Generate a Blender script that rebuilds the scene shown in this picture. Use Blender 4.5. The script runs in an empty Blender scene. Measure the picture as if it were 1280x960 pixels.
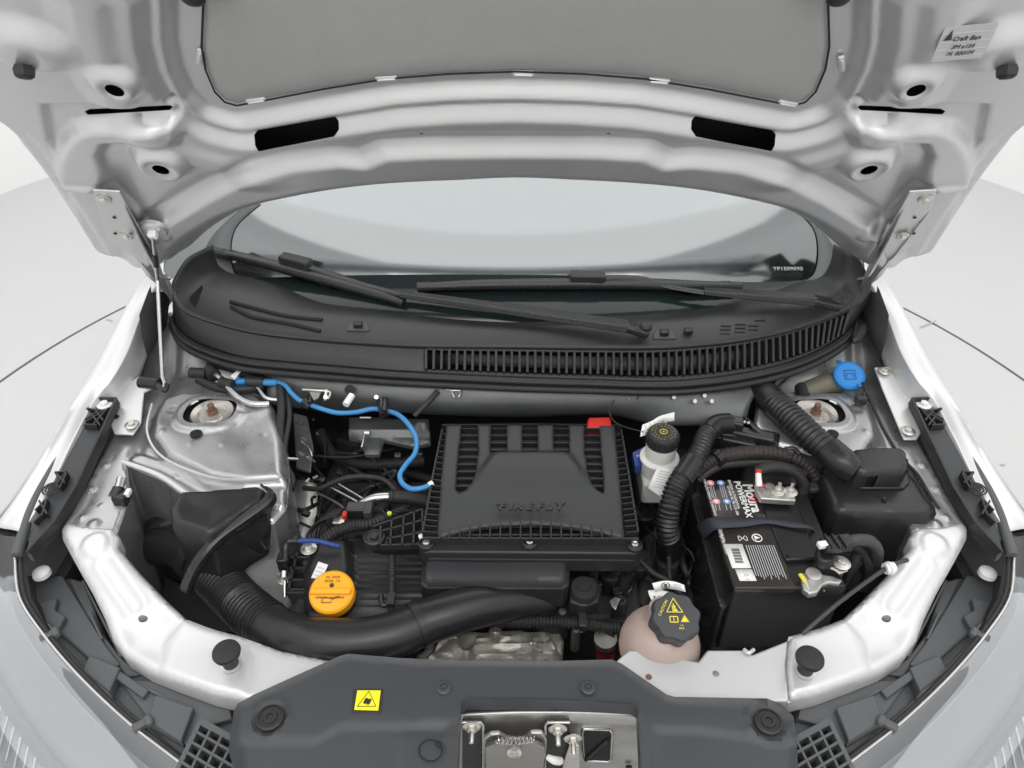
import bpy, bmesh, math, random
import numpy as np
from mathutils import Vector, Matrix, geometry as geo
random.seed(4); rng = np.random.RandomState(7)
sc = bpy.context.scene
R = math.radians
# ------------------------------------------------------------------ camera, world, lamps, exposure
FOC = 949.0; TH = R(38); CAM = np.array([-.004, -.396, 1.771])
cd = bpy.data.cameras.new('camera'); cam = bpy.data.objects.new('camera', cd); sc.collection.objects.link(cam)
cam.location = CAM; cam.rotation_euler = (R(90) - TH, 0, 0)
cd.sensor_width = 36; cd.lens = 36 * FOC / 1280; cd.clip_start = .02; cd.clip_end = 200; sc.camera = cam
w = bpy.data.worlds.new('World'); sc.world = w; w.use_nodes = True
bg = w.node_tree.nodes['Background']; bg.inputs[0].default_value = (.97, .985, 1, 1); bg.inputs[1].default_value = .62
def area(name, loc, rot, sx, sy, power, col=(1, .985, .96)):
    l = bpy.data.lights.new(name, 'AREA'); l.shape = 'RECTANGLE'; l.size = sx; l.size_y = sy; l.energy = power; l.color = col
    o = bpy.data.objects.new(name, l); sc.collection.objects.link(o); o.location = loc; o.rotation_euler = rot
    return o
area('studio_ceiling_softbox', (0, 1.2, 3.38), (R(0), 0, 0), 5.4, 5.0, 96)
area('added_front_fill', (0, -1.0, 2.85), (R(38), 0, 0), 3.0, .8, 26)  # area lamp added out of view to brighten the hood bands and arms
sc.view_settings.view_transform = 'Standard'; sc.view_settings.look = 'None'; sc.view_settings.exposure = 0.24; sc.view_settings.gamma = 1

# ------------------------------------------------------------------ helpers
def ray(px, py):
    t = (480 - py) / FOC; a = (px - 640) / FOC; c, s = math.cos(TH), math.sin(TH)
    return np.array([a, c + t * s, -s + t * c])
def P(px, py, z):
    d = ray(px, py); return CAM + d * ((z - CAM[2]) / d[2])
def PY(px, py, y):
    d = ray(px, py); return CAM + d * ((y - CAM[1]) / d[1])
def PP(l, z): return [P(a[0], a[1], a[2] if len(a) > 2 else z) for a in l]
def PF(px, py, F, k0=.3, k1=4.0):
    d = ray(px, py)
    for _ in range(40):
        k = (k0 + k1) / 2; q = CAM + d * k
        if q[2] > F(q[0], q[1]): k0 = k
        else: k1 = k
    return CAM + d * k
W = {}
def link(o, parent=None):
    sc.collection.objects.link(o)
    W[o.name] = Vector(o.location)
    if parent is not None:
        o.parent = parent; o.matrix_parent_inverse = Matrix.Translation(-W[parent.name])
    return o
def thing(name, label, cat, loc=(0, 0, 0), group=None):
    o = bpy.data.objects.new(name, None); o.location = tuple(float(v) for v in loc); o.empty_display_size = .05
    o['label'] = label; o['category'] = cat
    if group: o['group'] = group
    return link(o)
def tag(o, label, cat, group=None):
    o['label'] = label; o['category'] = cat
    if group: o['group'] = group
    return o
def mesh(name, V, F, mat, parent=None, ang=35, bevel=0, solid=0, seg=2):
    V = np.asarray(V, float); c = (V.min(0) + V.max(0)) / 2
    me = bpy.data.meshes.new(name); me.from_pydata((V - c).tolist(), [], [tuple(int(i) for i in f) for f in F]); me.update()
    bm = bmesh.new(); bm.from_mesh(me); bmesh.ops.recalc_face_normals(bm, faces=bm.faces); bm.to_mesh(me); bm.free()
    for p in me.polygons: p.use_smooth = True
    me.set_sharp_from_angle(angle=R(ang))
    me.materials.append(mat)
    o = bpy.data.objects.new(name, me); o.location = c
    link(o, parent)
    if solid:
        m = o.modifiers.new('s', 'SOLIDIFY'); m.thickness = solid; m.offset = -1
    if bevel:
        m = o.modifiers.new('b', 'BEVEL'); m.width = bevel; m.segments = seg; m.limit_method = 'ANGLE'; m.angle_limit = R(40); m.harden_normals = False
    return o
def copyobj(o, loc, parent=None, rot=None, scale=None):
    c = o.copy(); c.location = tuple(loc); c.parent = None
    if rot is not None: c.rotation_euler = rot
    if scale is not None: c.scale = scale
    return link(c, parent)
def resample(pts, step, closed=True):
    pts = [np.asarray(p, float) for p in pts]; out = []
    n = len(pts); rng_ = range(n if closed else n - 1)
    for i in rng_:
        a, b = pts[i], pts[(i + 1) % n]; L = np.linalg.norm(b - a); k = max(1, int(round(L / step)))
        for j in range(k): out.append(a + (b - a) * j / k)
    if not closed: out.append(pts[-1])
    return np.array(out)
def crom(pts, n=8, closed=False):
    p = [np.asarray(q, float) for q in pts]; N = len(p); out = []
    for i in range(N if closed else N - 1):
        if closed: a, b, c, d = p[i - 1], p[i], p[(i + 1) % N], p[(i + 2) % N]
        else: a, b, c, d = p[max(i - 1, 0)], p[i], p[i + 1], p[min(i + 2, N - 1)]
        for j in range(n):
            t = j / n
            out.append(.5 * ((2 * b) + (c - a) * t + (2 * a - 5 * b + 4 * c - d) * t * t + (3 * b - a - 3 * c + d) * t ** 3))
    if not closed: out.append(p[-1])
    return np.array(out)
def ss(a, b, x):
    t = np.clip((x - a) / (b - a), 0, 1); return t * t * (3 - 2 * t)
def inside(poly, X, Y):
    r = np.zeros(X.shape, bool); n = len(poly)
    for i in range(n):
        x1, y1 = poly[i][:2]; x2, y2 = poly[(i + 1) % n][:2]
        if y1 == y2: continue
        c = ((Y < y1) != (Y < y2)) & (X < (x2 - x1) * (Y - y1) / (y2 - y1) + x1); r ^= c
    return r
def dline(pl, X, Y, closed=False):
    D = np.full(X.shape, 1e9); n = len(pl)
    for i in range(n if closed else n - 1):
        x1, y1 = pl[i][:2]; x2, y2 = pl[(i + 1) % n][:2]; dx, dy = x2 - x1, y2 - y1; L = dx * dx + dy * dy + 1e-14
        t = np.clip(((X - x1) * dx + (Y - y1) * dy) / L, 0, 1)
        D = np.minimum(D, np.hypot(X - x1 - t * dx, Y - y1 - t * dy))
    return D
def sd(poly, X, Y):
    d = dline(poly, X, Y, True); return np.where(inside(poly, X, Y), -d, d)
def circ(c, r, n=20, sx=1, sy=1): return [(c[0] + r * sx * math.cos(2 * math.pi * i / n), c[1] + r * sy * math.sin(2 * math.pi * i / n)) for i in range(n)]
def relief(name, outline, res, hf, mapf, mat, parent=None, holes=(), thick=.0, edge=.0, ang=40, solid=0):
    """triangulated sheet inside outline (2-D) with height function hf(X,Y,E); mapf(X,Y,h) gives world coordinates"""
    rings = [resample([p[:2] for p in outline], res)] + [resample([p[:2] for p in h], res * .7) for h in holes]
    B = np.concatenate(rings); edges = []; k = 0
    for r_ in rings:
        n = len(r_); edges += [(k + i, k + (i + 1) % n) for i in range(n)]; k += n
    lo, hi = B.min(0), B.max(0)
    gx, gy = np.meshgrid(np.arange(lo[0], hi[0], res), np.arange(lo[1], hi[1], res * .866))
    gx = gx + (np.arange(gx.shape[0])[:, None] % 2) * res * .5
    X, Y = gx.ravel(), gy.ravel()
    ok = inside(rings[0], X, Y) & (dline(rings[0], X, Y, True) > res * .45)
    for r_ in rings[1:]: ok &= ~inside(r_, X, Y) & (dline(r_, X, Y, True) > res * .4)
    pts = np.concatenate([B, np.stack([X[ok], Y[ok]], 1)])
    r = geo.delaunay_2d_cdt([Vector(p) for p in pts.tolist()], edges, [], 0, 1e-7)
    V = np.array([tuple(v) for v in r[0]]); F = np.array([f for f in r[2] if len(f) == 3])
    C = V[F].mean(1); ok = inside(rings[0], C[:, 0], C[:, 1])
    for r_ in rings[1:]: ok &= ~inside(r_, C[:, 0], C[:, 1])
    F = F[ok]
    E = dline(rings[0], V[:, 0], V[:, 1], True)
    for r_ in rings[1:]: pass
    h = hf(V[:, 0], V[:, 1], E) if hf else np.zeros(len(V))
    if edge:
        t = np.clip(1 - E / edge, 0, 1); h = h - edge * (1 - np.sqrt(np.clip(1 - t * t, 0, 1)))
    P3 = mapf(V[:, 0], V[:, 1], h); Fl = [tuple(f) for f in F]
    if thick:
        P3b = mapf(V[:, 0], V[:, 1], h * 0 + h.min() - thick) if thick > 0 else mapf(V[:, 0], V[:, 1], h + thick)
        cnt = {}
        for f in F:
            for a, b in ((f[0], f[1]), (f[1], f[2]), (f[2], f[0])): cnt[(a, b)] = 1
        be = [(a, b) for (a, b) in cnt if (b, a) not in cnt]
        ids = sorted({i for e in be for i in e}); mp = {i: len(V) + j for j, i in enumerate(ids)}
        P3 = np.concatenate([P3, P3b[ids]])
        Fl += [(b, a, mp[a], mp[b]) for a, b in be]
    return mesh(name, P3, Fl, mat, parent, ang=ang, solid=solid)
def flat(z0): return lambda X, Y, h: np.stack([X, Y, (z0(X, Y) if callable(z0) else z0) + h], 1)
def loft(name, curves, mat, parent=None, n=60, solid=.003, ang=50, sub=1, u0=0, u1=1, bevel=0):
    rows = []
    for c in curves:
        c = np.array([np.asarray(q, float) for q in c]); c = crom(c, 10) if len(c) > 2 else resample(c, 1e9, False)
        s = np.r_[0, np.cumsum(np.linalg.norm(np.diff(c, axis=0), axis=1))]; s /= s[-1]
        u = np.linspace(u0, u1, n); rows.append(np.stack([np.interp(u, s, c[:, i]) for i in range(3)], 1))
    if sub > 1:
        A = np.stack(rows); out = [crom([A[k, j] for k in range(len(rows))], sub) for j in range(n)]
        rows = np.stack(out, 1)
    rows = np.array(rows); m = len(rows)
    V = rows.reshape(-1, 3); F = [(i * n + j, i * n + j + 1, (i + 1) * n + j + 1, (i + 1) * n + j) for i in range(m - 1) for j in range(n - 1)]
    return mesh(name, V, F, mat, parent, ang=ang, solid=solid, bevel=bevel)
def prism(name, top, mat, parent=None, depth=.02, vec=(0, 0, -1), bevel=.002, ang=35, seg=2):
    T = np.array([np.asarray(t, float) for t in top]); n = len(T); B = T + np.array(vec, float) * depth
    F = [tuple(range(n)), tuple(range(2 * n - 1, n - 1, -1))] + [(i, (i + 1) % n, n + (i + 1) % n, n + i) for i in range(n)]
    return mesh(name, np.concatenate([T, B]), F, mat, parent, ang=ang, bevel=bevel, seg=seg)
def frame(d, up=(0, 0, 1)):
    d = np.array(d, float); d /= np.linalg.norm(d); up = np.array(up, float)
    if abs(d @ up) > .98: up = np.array([0, 1., 0])
    a = np.cross(up, d); a /= np.linalg.norm(a); b = np.cross(d, a); return a, b, d
def box(name, c, size, mat, parent=None, axes=None, bevel=.002, taper=1.0, seg=2):
    c = np.array(c, float); A = np.eye(3) if axes is None else np.array(axes, float)
    V = []
    for sz in (-1, 1):
        t = taper if sz > 0 else 1
        for sx, sy in ((-1, -1), (1, -1), (1, 1), (-1, 1)):
            V.append(c + A[0] * sx * size[0] / 2 * t + A[1] * sy * size[1] / 2 * t + A[2] * sz * size[2] / 2)
    return mesh(name, V, [(0, 1, 2, 3), (7, 6, 5, 4), (0, 4, 5, 1), (1, 5, 6, 2), (2, 6, 7, 3), (3, 7, 4, 0)], mat, parent, bevel=bevel, seg=seg)
def tubegeo(pts, r, seg=12, n=8, corr=None, caps=True, sx=1.0, smooth=True):
    c = crom(pts, n) if smooth and len(pts) > 2 else np.array([np.asarray(p, float) for p in pts])
    s = np.r_[0, np.cumsum(np.linalg.norm(np.diff(c, axis=0), axis=1))]
    rr = np.interp(np.linspace(0, 1, len(c)), np.linspace(0, 1, len(r)), r) if hasattr(r, '__len__') else np.full(len(c), r)
    if corr:
        pitch, amp = corr; m = max(8, int(s[-1] / pitch * 5)); u = np.linspace(0, s[-1], m)
        rr = np.interp(u, s, rr) + amp * np.sign(np.sin(2 * np.pi * u / pitch)) * np.abs(np.sin(2 * np.pi * u / pitch)) ** .6
        c = np.stack([np.interp(u, s, c[:, i]) for i in range(3)], 1)
    T = np.gradient(c, axis=0); T /= np.linalg.norm(T, axis=1)[:, None] + 1e-12
    a, b, _ = frame(T[0]); V = []; N = len(c)
    for i in range(N):
        a = a - T[i] * (a @ T[i]); a /= np.linalg.norm(a); b = np.cross(T[i], a)
        for k in range(seg):
            t = 2 * math.pi * k / seg; V.append(c[i] + (a * math.cos(t) * sx + b * math.sin(t)) * rr[i])
    F = [(i * seg + k, i * seg + (k + 1) % seg, (i + 1) * seg + (k + 1) % seg, (i + 1) * seg + k) for i in range(N - 1) for k in range(seg)]
    if caps: F += [tuple(range(seg - 1, -1, -1)), tuple(range((N - 1) * seg, N * seg))]
    return V, F
def tube(name, pts, r, mat, parent=None, seg=12, n=8, corr=None, caps=True, sx=1.0, smooth=True, ang=50):
    V, F = tubegeo(pts, r, seg, n, corr, caps, sx, smooth); return mesh(name, V, F, mat, parent, ang=ang)
def lathegeo(prof, loc, axis=(0, 0, 1), seg=28, lobes=None):
    a, b, d = frame(axis); V = []; loc = np.array(loc, float)
    for (r, z) in prof:
        for k in range(seg):
            t = 2 * math.pi * k / seg; q = r * (1 + (lobes[1] * math.cos(lobes[0] * t) if lobes and r > 1e-4 else 0))
            V.append(loc + (a * math.cos(t) + b * math.sin(t)) * q + d * z)
    m = len(prof)
    F = [(i * seg + k, i * seg + (k + 1) % seg, (i + 1) * seg + (k + 1) % seg, (i + 1) * seg + k) for i in range(m - 1) for k in range(seg)]
    F += [tuple(range(seg - 1, -1, -1)), tuple(range((m - 1) * seg, m * seg))]
    return V, F
def lathe(name, prof, loc, mat, parent=None, axis=(0, 0, 1), seg=28, lobes=None, ang=35):
    V, F = lathegeo(prof, loc, axis, seg, lobes); return mesh(name, V, F, mat, parent, ang=ang)
def join(name, geos, mat, parent=None, ang=35, bevel=0):
    V = []; F = []
    for v, f in geos:
        k = len(V); V += [tuple(q) for q in v]; F += [tuple(i + k for i in g) for g in f]
    return mesh(name, V, F, mat, parent, ang=ang, bevel=bevel)
def boxgeo(c, size, axes=None):
    c = np.array(c, float); A = np.eye(3) if axes is None else np.array(axes, float); V = []
    for sz in (-1, 1):
        for sx, sy in ((-1, -1), (1, -1), (1, 1), (-1, 1)):
            V.append(c + A[0] * sx * size[0] / 2 + A[1] * sy * size[1] / 2 + A[2] * sz * size[2] / 2)
    return V, [(0, 1, 2, 3), (7, 6, 5, 4), (0, 4, 5, 1), (1, 5, 6, 2), (2, 6, 7, 3), (3, 7, 4, 0)]
def bargeo(a, b, wd, ht, up=(0, 0, 1)):
    a = np.array(a, float); b = np.array(b, float); x, y, d = frame(b - a, up)
    return boxgeo((a + b) / 2, (wd, ht, np.linalg.norm(b - a)), (x, y, d))
def boltgeo(loc, axis=(0, 0, 1), r=.006, h=.005):
    g = [lathegeo([(r * 1.9, 0), (r * 1.9, .0012), (r * 1.7, .0018), (r * .9, .0022)], loc, axis, 20)]
    g.append(lathegeo([(r, .0015), (r, h), (r * .85, h + .001)], loc, axis, 6))
    return g
def bolt(loc, parent, axis=(0, 0, 1), r=.006, h=.005, mat=None, name='bolt'):
    return join(name, boltgeo(loc, axis, r, h), mat or M['zinc'], parent, ang=30)
def text(name, s, loc, axes, size, mat, parent=None, ext=.0005, shear=0, bold=0, space=1.0, align='CENTER', bevel=0):
    cu = bpy.data.curves.new('t', 'FONT'); cu.body = s; cu.size = size; cu.extrude = ext; cu.shear = shear; cu.offset = bold; cu.space_character = space
    cu.align_x = align; cu.align_y = 'CENTER'; cu.bevel_depth = bevel; cu.resolution_u = 3
    o = bpy.data.objects.new('t', cu); sc.collection.objects.link(o); dg = bpy.context.evaluated_depsgraph_get()
    me = bpy.data.meshes.new_from_object(o.evaluated_get(dg)); V = np.array([tuple(v.co) for v in me.vertices]); F = [tuple(p.vertices) for p in me.polygons]
    bpy.data.objects.remove(o); A = np.array(axes, float)
    return mesh(name, np.array(loc) + V @ A, F, mat, parent, ang=30)

# ------------------------------------------------------------------ materials
M = {}
def material(name, col, rough=.5, metal=0, bump=0, bscale=400, spec=.5, coat=0, var=0, vscale=6, trans=0, ior=1.45, rvar=0, sheen=0, coatr=.05):
    m = bpy.data.materials.new(name); m.use_nodes = True; nt = m.node_tree; b = nt.nodes['Principled BSDF']
    b.inputs['Base Color'].default_value = (*col, 1); b.inputs['Roughness'].default_value = rough; b.inputs['Metallic'].default_value = metal
    b.inputs['Specular IOR Level'].default_value = spec; b.inputs['Coat Weight'].default_value = coat; b.inputs['Coat Roughness'].default_value = coatr
    b.inputs['Transmission Weight'].default_value = trans; b.inputs['IOR'].default_value = ior
    g = nt.nodes.new('ShaderNodeNewGeometry')
    if var or rvar:
        nz = nt.nodes.new('ShaderNodeTexNoise'); nz.inputs['Scale'].default_value = vscale; nz.inputs['Detail'].default_value = 6; nz.inputs['Roughness'].default_value = .65
        nt.links.new(g.outputs['Position'], nz.inputs['Vector'])
        if var:
            mx = nt.nodes.new('ShaderNodeMix'); mx.data_type = 'RGBA'
            mx.inputs['A'].default_value = (*[c * (1 - var) for c in col], 1); mx.inputs['B'].default_value = (*[min(1, c * (1 + var)) for c in col], 1)
            nt.links.new(nz.outputs['Fac'], mx.inputs['Factor']); nt.links.new(mx.outputs['Result'], b.inputs['Base Color'])
        if rvar:
            mr = nt.nodes.new('ShaderNodeMapRange'); mr.inputs['From Min'].default_value = .3; mr.inputs['From Max'].default_value = .7
            mr.inputs['To Min'].default_value = max(.02, rough - rvar); mr.inputs['To Max'].default_value = rough + rvar
            nt.links.new(nz.outputs['Fac'], mr.inputs['Value']); nt.links.new(mr.outputs['Result'], b.inputs['Roughness'])
    if bump:
        n2 = nt.nodes.new('ShaderNodeTexNoise'); n2.inputs['Scale'].default_value = bscale; n2.inputs['Detail'].default_value = 4
        nt.links.new(g.outputs['Position'], n2.inputs['Vector'])
        bp = nt.nodes.new('ShaderNodeBump'); bp.inputs['Strength'].default_value = bump; bp.inputs['Distance'].default_value = .001
        nt.links.new(n2.outputs['Fac'], bp.inputs['Height']); nt.links.new(bp.outputs['Normal'], b.inputs['Normal'])
    M[name] = m; return m
material('paint', (.62, .625, .63), .38, .45, .05, 60, coat=.2, coatr=.2, var=.03, vscale=9, rvar=.04)
material('paint_hood', (.57, .572, .575), .40, .68, .04, 45, coat=.2, coatr=.15, var=.04, vscale=7, rvar=.05)
material('paint_bay', (.40, .405, .41), .34, .78, .22, 45, coat=.15, coatr=.2, var=.22, vscale=22, rvar=.12)
material('paint_dull_shade', (.12, .125, .128), .45, .5, .25, 60, var=.35, vscale=12, rvar=.1)  # dull grey metal; on the plenum wall, silver with shade put into the colour
material('plastic', (.021, .0215, .023), .40, 0, .35, 900, var=.2, vscale=11, rvar=.06)
material('plastic_cover', (.033, .0345, .037), .42, 0, .4, 1100, var=.08, vscale=5, rvar=.05)
material('plastic_grey', (.042, .045, .050), .44, 0, .25, 900, var=.1, vscale=8, rvar=.05)
material('plastic_gloss', (.018, .018, .02), .25, 0, .08, 300, var=.2, rvar=.08, vscale=20)
material('lens_housing', (.085, .09, .095), .5, 0, .2, 500, var=.12, vscale=9, rvar=.05)
material('rubber', (.02, .02, .021), .55, 0, .3, 500, var=.2, vscale=18, rvar=.08)
material('hose', (.016, .016, .0175), .34, 0, .15, 200, var=.25, vscale=15, rvar=.08)
material('dark', (.008, .008, .009), .7, 0, .2, 60, var=.4, vscale=12)
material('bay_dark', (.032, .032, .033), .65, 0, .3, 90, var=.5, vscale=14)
material('foam', (.03, .03, .03), .9, 0, .4, 300)
material('pad', (.31, .312, .308), .85, 0, .25, 420, var=.06, vscale=20, spec=.2)
material('clip_white', (.75, .75, .74), .35, 0)
material('zinc', (.62, .60, .56), .33, .85, .2, 250, var=.15, vscale=80, rvar=.1)
material('zinc_dark', (.30, .29, .27), .42, .8, .2, 200, var=.3, vscale=50, rvar=.1)
material('alu', (.50, .49, .47), .42, .85, .5, 180, var=.2, vscale=30, rvar=.12)
material('cast', (.36, .345, .31), .5, .7, .9, 260, var=.35, vscale=28, rvar=.12)
material('rust', (.17, .095, .065), .8, .1, .8, 400, var=.4, vscale=90)
material('steel', (.55, .55, .54), .25, .95, .05, 200, rvar=.05, vscale=60)
material('blue_hose', (.045, .23, .50), .34, 0, .05, 200, var=.1, vscale=30)
material('blue_cap', (.015, .20, .55), .4, 0, .1, 400, var=.06)
material('blue_dark', (.018, .05, .22), .4)
material('orange', (.90, .38, .012), .36, 0, .05, 300, var=.06, vscale=20, coat=.1)
material('orange_dark', (.45, .17, .008), .5)
material('red', (.55, .02, .015), .5, 0, .1, 200, var=.2)
material('red_print', (.70, .03, .03), .5)
material('yellow', (.85, .80, .02), .45)
material('cap_yellow', (.40, .34, .05), .5)
material('yellow_print', (.75, .62, .05), .5)
material('lime', (.55, .75, .05), .45)
material('sticker_film', (.42, .42, .44), .35, .3, var=.1, vscale=60)
material('white_label', (.78, .78, .77), .5, 0, .05, 200, var=.04, vscale=60)
material('print_grey', (.45, .45, .46), .5)
material('print_dark', (.03, .03, .03), .5)
material('print_blue', (.18, .28, .62), .5)
material('print_pink', (.75, .30, .32), .5)
material('battery_label', (.030, .026, .024), .16, 0, .25, 25, var=.3, vscale=12, rvar=.05)
material('battery_case', (.012, .012, .013), .35, 0, .2, 300, rvar=.06)
material('strap', (.035, .04, .055), .7, 0, .5, 900)
material('coolant', (.76, .60, .54), .32, 0, .15, 30, var=.15, vscale=18, spec=.5, trans=.55)
M['coolant'].node_tree.nodes['Principled BSDF'].inputs['Subsurface Weight'].default_value = .25
M['coolant'].node_tree.nodes['Principled BSDF'].inputs['Subsurface Scale'].default_value = .03
material('reservoir', (.62, .63, .60), .4, 0, .05, 100, var=.06, vscale=20)
material('washer_neck', (.13, .12, .09), .4, 0, .1, 60, var=.3, vscale=12)
material('red_brown', (.12, .012, .015), .4, var=.2)
material('brown_wrap', (.026, .018, .018), .6, 0, .4, 300, var=.3, vscale=40)
material('floor_paint', (.60, .605, .605), .38, 0, .02, 30, var=.03, vscale=1.2, rvar=.04)
material('wall_paint', (.92, .92, .92), .8)
material('seam', (.12, .12, .12), .7)
material('frit', (.012, .018, .018), .12, 0)
material('interior', (.02, .022, .023), .8, var=.3)
def glassy(name, tint, k, rough=.03, tr=(.5, .55, .55)):
    m = bpy.data.materials.new(name); m.use_nodes = True; nt = m.node_tree; nt.nodes.remove(nt.nodes['Principled BSDF']); out = nt.nodes['Material Output']
    g = nt.nodes.new('ShaderNodeBsdfGlossy'); g.inputs[0].default_value = (*tint, 1); g.inputs['Roughness'].default_value = rough
    t = nt.nodes.new('ShaderNodeBsdfTransparent'); t.inputs[0].default_value = (*tr, 1)
    mx = nt.nodes.new('ShaderNodeMixShader'); fr = nt.nodes.new('ShaderNodeFresnel'); fr.inputs[0].default_value = 1.5
    mr = nt.nodes.new('ShaderNodeMapRange'); mr.inputs['To Min'].default_value = k; mr.inputs['To Max'].default_value = 1
    nt.links.new(fr.outputs[0], mr.inputs[0]); nt.links.new(mr.outputs[0], mx.inputs[0])
    nt.links.new(t.outputs[0], mx.inputs[1]); nt.links.new(g.outputs[0], mx.inputs[2]); nt.links.new(mx.outputs[0], out.inputs[0]); M[name] = m
material('lens_mid', (.08, .083, .086), .4, .2, .05, 60, var=.2, vscale=9)
material('lens_bezel', (.27, .272, .275), .4, .3, .05, 60, var=.3, vscale=8)
glassy('windshield_glass', (.86, .90, .91), .27, .12)
glassy('lens_clear', (.95, .96, .97), .09, .03, (.86, .88, .9))

# ------------------------------------------------------------------ setting: round photo studio with turntable
def disc(name, c, r0, r1, z, mat, n=160):
    V = []; 
    for r_ in (r0, r1):
        for k in range(n): t = 2 * math.pi * k / n; V.append((c[0] + r_ * math.cos(t), c[1] + r_ * math.sin(t), z))
    F = [(k, (k + 1) % n, n + (k + 1) % n, n + k) for k in range(n)]
    if r0 < 1e-6: V = V[n:]; F = [tuple(range(n))]
    return mesh(name, V, F, mat)
o = disc('studio_floor', (0, 1.93), 0, 3.3, 0, M['floor_paint']); o['kind'] = 'structure'
o = disc('turntable_seam', (0, 1.25), 2.035, 2.053, .004, M['seam']); o['kind'] = 'structure'
o = disc('turntable', (0, 1.25), 0, 2.033, .008, M['floor_paint']); o['kind'] = 'structure'
V = []; F = []; n = 120
for z, r_ in ((0, 3.3), (2.4, 3.32), (3.1, 3.25), (3.4, 3.0)):
    for k in range(n): t = 2 * math.pi * k / n; V.append((r_ * math.cos(t), 1.93 + r_ * math.sin(t), z))
for i in range(3): F += [(i * n + k, i * n + (k + 1) % n, (i + 1) * n + (k + 1) % n, (i + 1) * n + k) for k in range(n)]
o = mesh('studio_wall', V, F, M['wall_paint']); o['kind'] = 'structure'
for nm, q in (('floor_scuff', (1170, 400, 1150, 408)), ('floor_scuff', (132, 398, 140, 400)), ('floor_scuff', (1250, 580, 1256, 580))):
    o = mesh(nm, [P(q[0], q[1], .012), P(q[2], q[3], .012), P(q[2] + 1, q[3] + 1.5, .012), P(q[0] + 1, q[1] + 1.5, .012)], [(0, 1, 2, 3)], M['print_grey']); o['kind'] = 'structure'
# ------------------------------------------------------------------ HOOD
AL = R(55); HO = np.array([0, .85, 1.095]); HV = np.array([0, -math.cos(AL), math.sin(AL)]); HN = np.array([0, -math.sin(AL), -math.cos(AL)])
def HP(px, py, o=.020):
    d = ray(px, py); k = ((HO + HN * o - CAM) @ HN) / (d @ HN); q = CAM + d * k - HO; return (q[0], q @ HV)
def hmap(X, L, h): return HO + X[:, None] * np.array([1, 0, 0]) + L[:, None] * HV + h[:, None] * HN
def hw(x, L, h): return HO + np.array([x, 0, 0]) + L * HV + h * HN
def HL(l, o=.020): return [HP(q[0], q[1], o) for q in l]
def mir(l): return [(-q[0], q[1]) for q in reversed(l)]
left = HL([(128, 317), (150, 323), (178, 326), (208, 327), (222, 322), (236, 312), (262, 288), (302, 263), (340, 247), (400, 232), (460, 222), (520, 216), (580, 213)], .002)
side = HL([(112, 303), (95, 275), (60, 222), (30, 182), (0, 148)], -.008)
sx_, sL = side[-1]; side += [(sx_ - .035, sL + .10), (sx_ - .05, sL + .25), (sx_ - .03, sL + .4), (sx_ + .06, sL + .52), (sx_ + .25, sL + .57)]
half = list(reversed(side)) + left
hoodout = half + [(0, HP(643, 212, .004)[1])] + mir(half) + [(0, sL + .60)]
hoodout = [tuple(p) for p in crom([np.array(p) for p in hoodout], 3, True)]
padL = HL([(247, 0), (245, 60), (250, 90), (262, 118), (275, 131), (290, 135), (310, 131), (400, 112), (480, 98), (560, 91)], .008)
tx, tl = padL[0]
padout = [(tx * .55, tl + .30), (tx * .9, tl + .22), (tx * 1.02, tl + .1)] + padL + [(0, HP(643, 88, .008)[1])] + mir(padL) + [(-tx * 1.02, tl + .1), (-tx * .9, tl + .22), (-tx * .55, tl + .30)]
ledge = HL([(150, 335), (188, 275), (215, 257), (245, 238), (280, 218), (305, 204), (360, 190), (420, 182), (452, 184), (478, 172), (540, 168), (643, 167)]); ledge = ledge + mir(ledge[:-1])
flange = ledge + [(.75, -.1), (.4, -.1), (0, -.1), (-.4, -.1), (-.75, -.1)]
def both(poly): return [poly, mir(poly)]
Bband = HL([(70, 228), (74, 182), (96, 156), (150, 150), (215, 145), (226, 158), (221, 168), (133, 171), (126, 186), (136, 220), (118, 232)])
slotrec = HL([(55, 131), (214, 126), (226, 134), (222, 146), (110, 152), (88, 168), (76, 192), (62, 176)])
hingeP = HL([(80, 226), (140, 226), (165, 252), (225, 330), (120, 330), (98, 285)])
chan = HL([(195, -30), (192, 60), (203, 100), (225, 130)])
slotA = HL([(317, 175), (319, 181), (324, 185), (418, 165), (424, 160), (423, 155), (418, 152), (322, 171)], .024)
slotB = HL([(106, 139), (110, 143), (212, 138), (216, 134), (213, 132), (112, 136)], .015)
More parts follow.
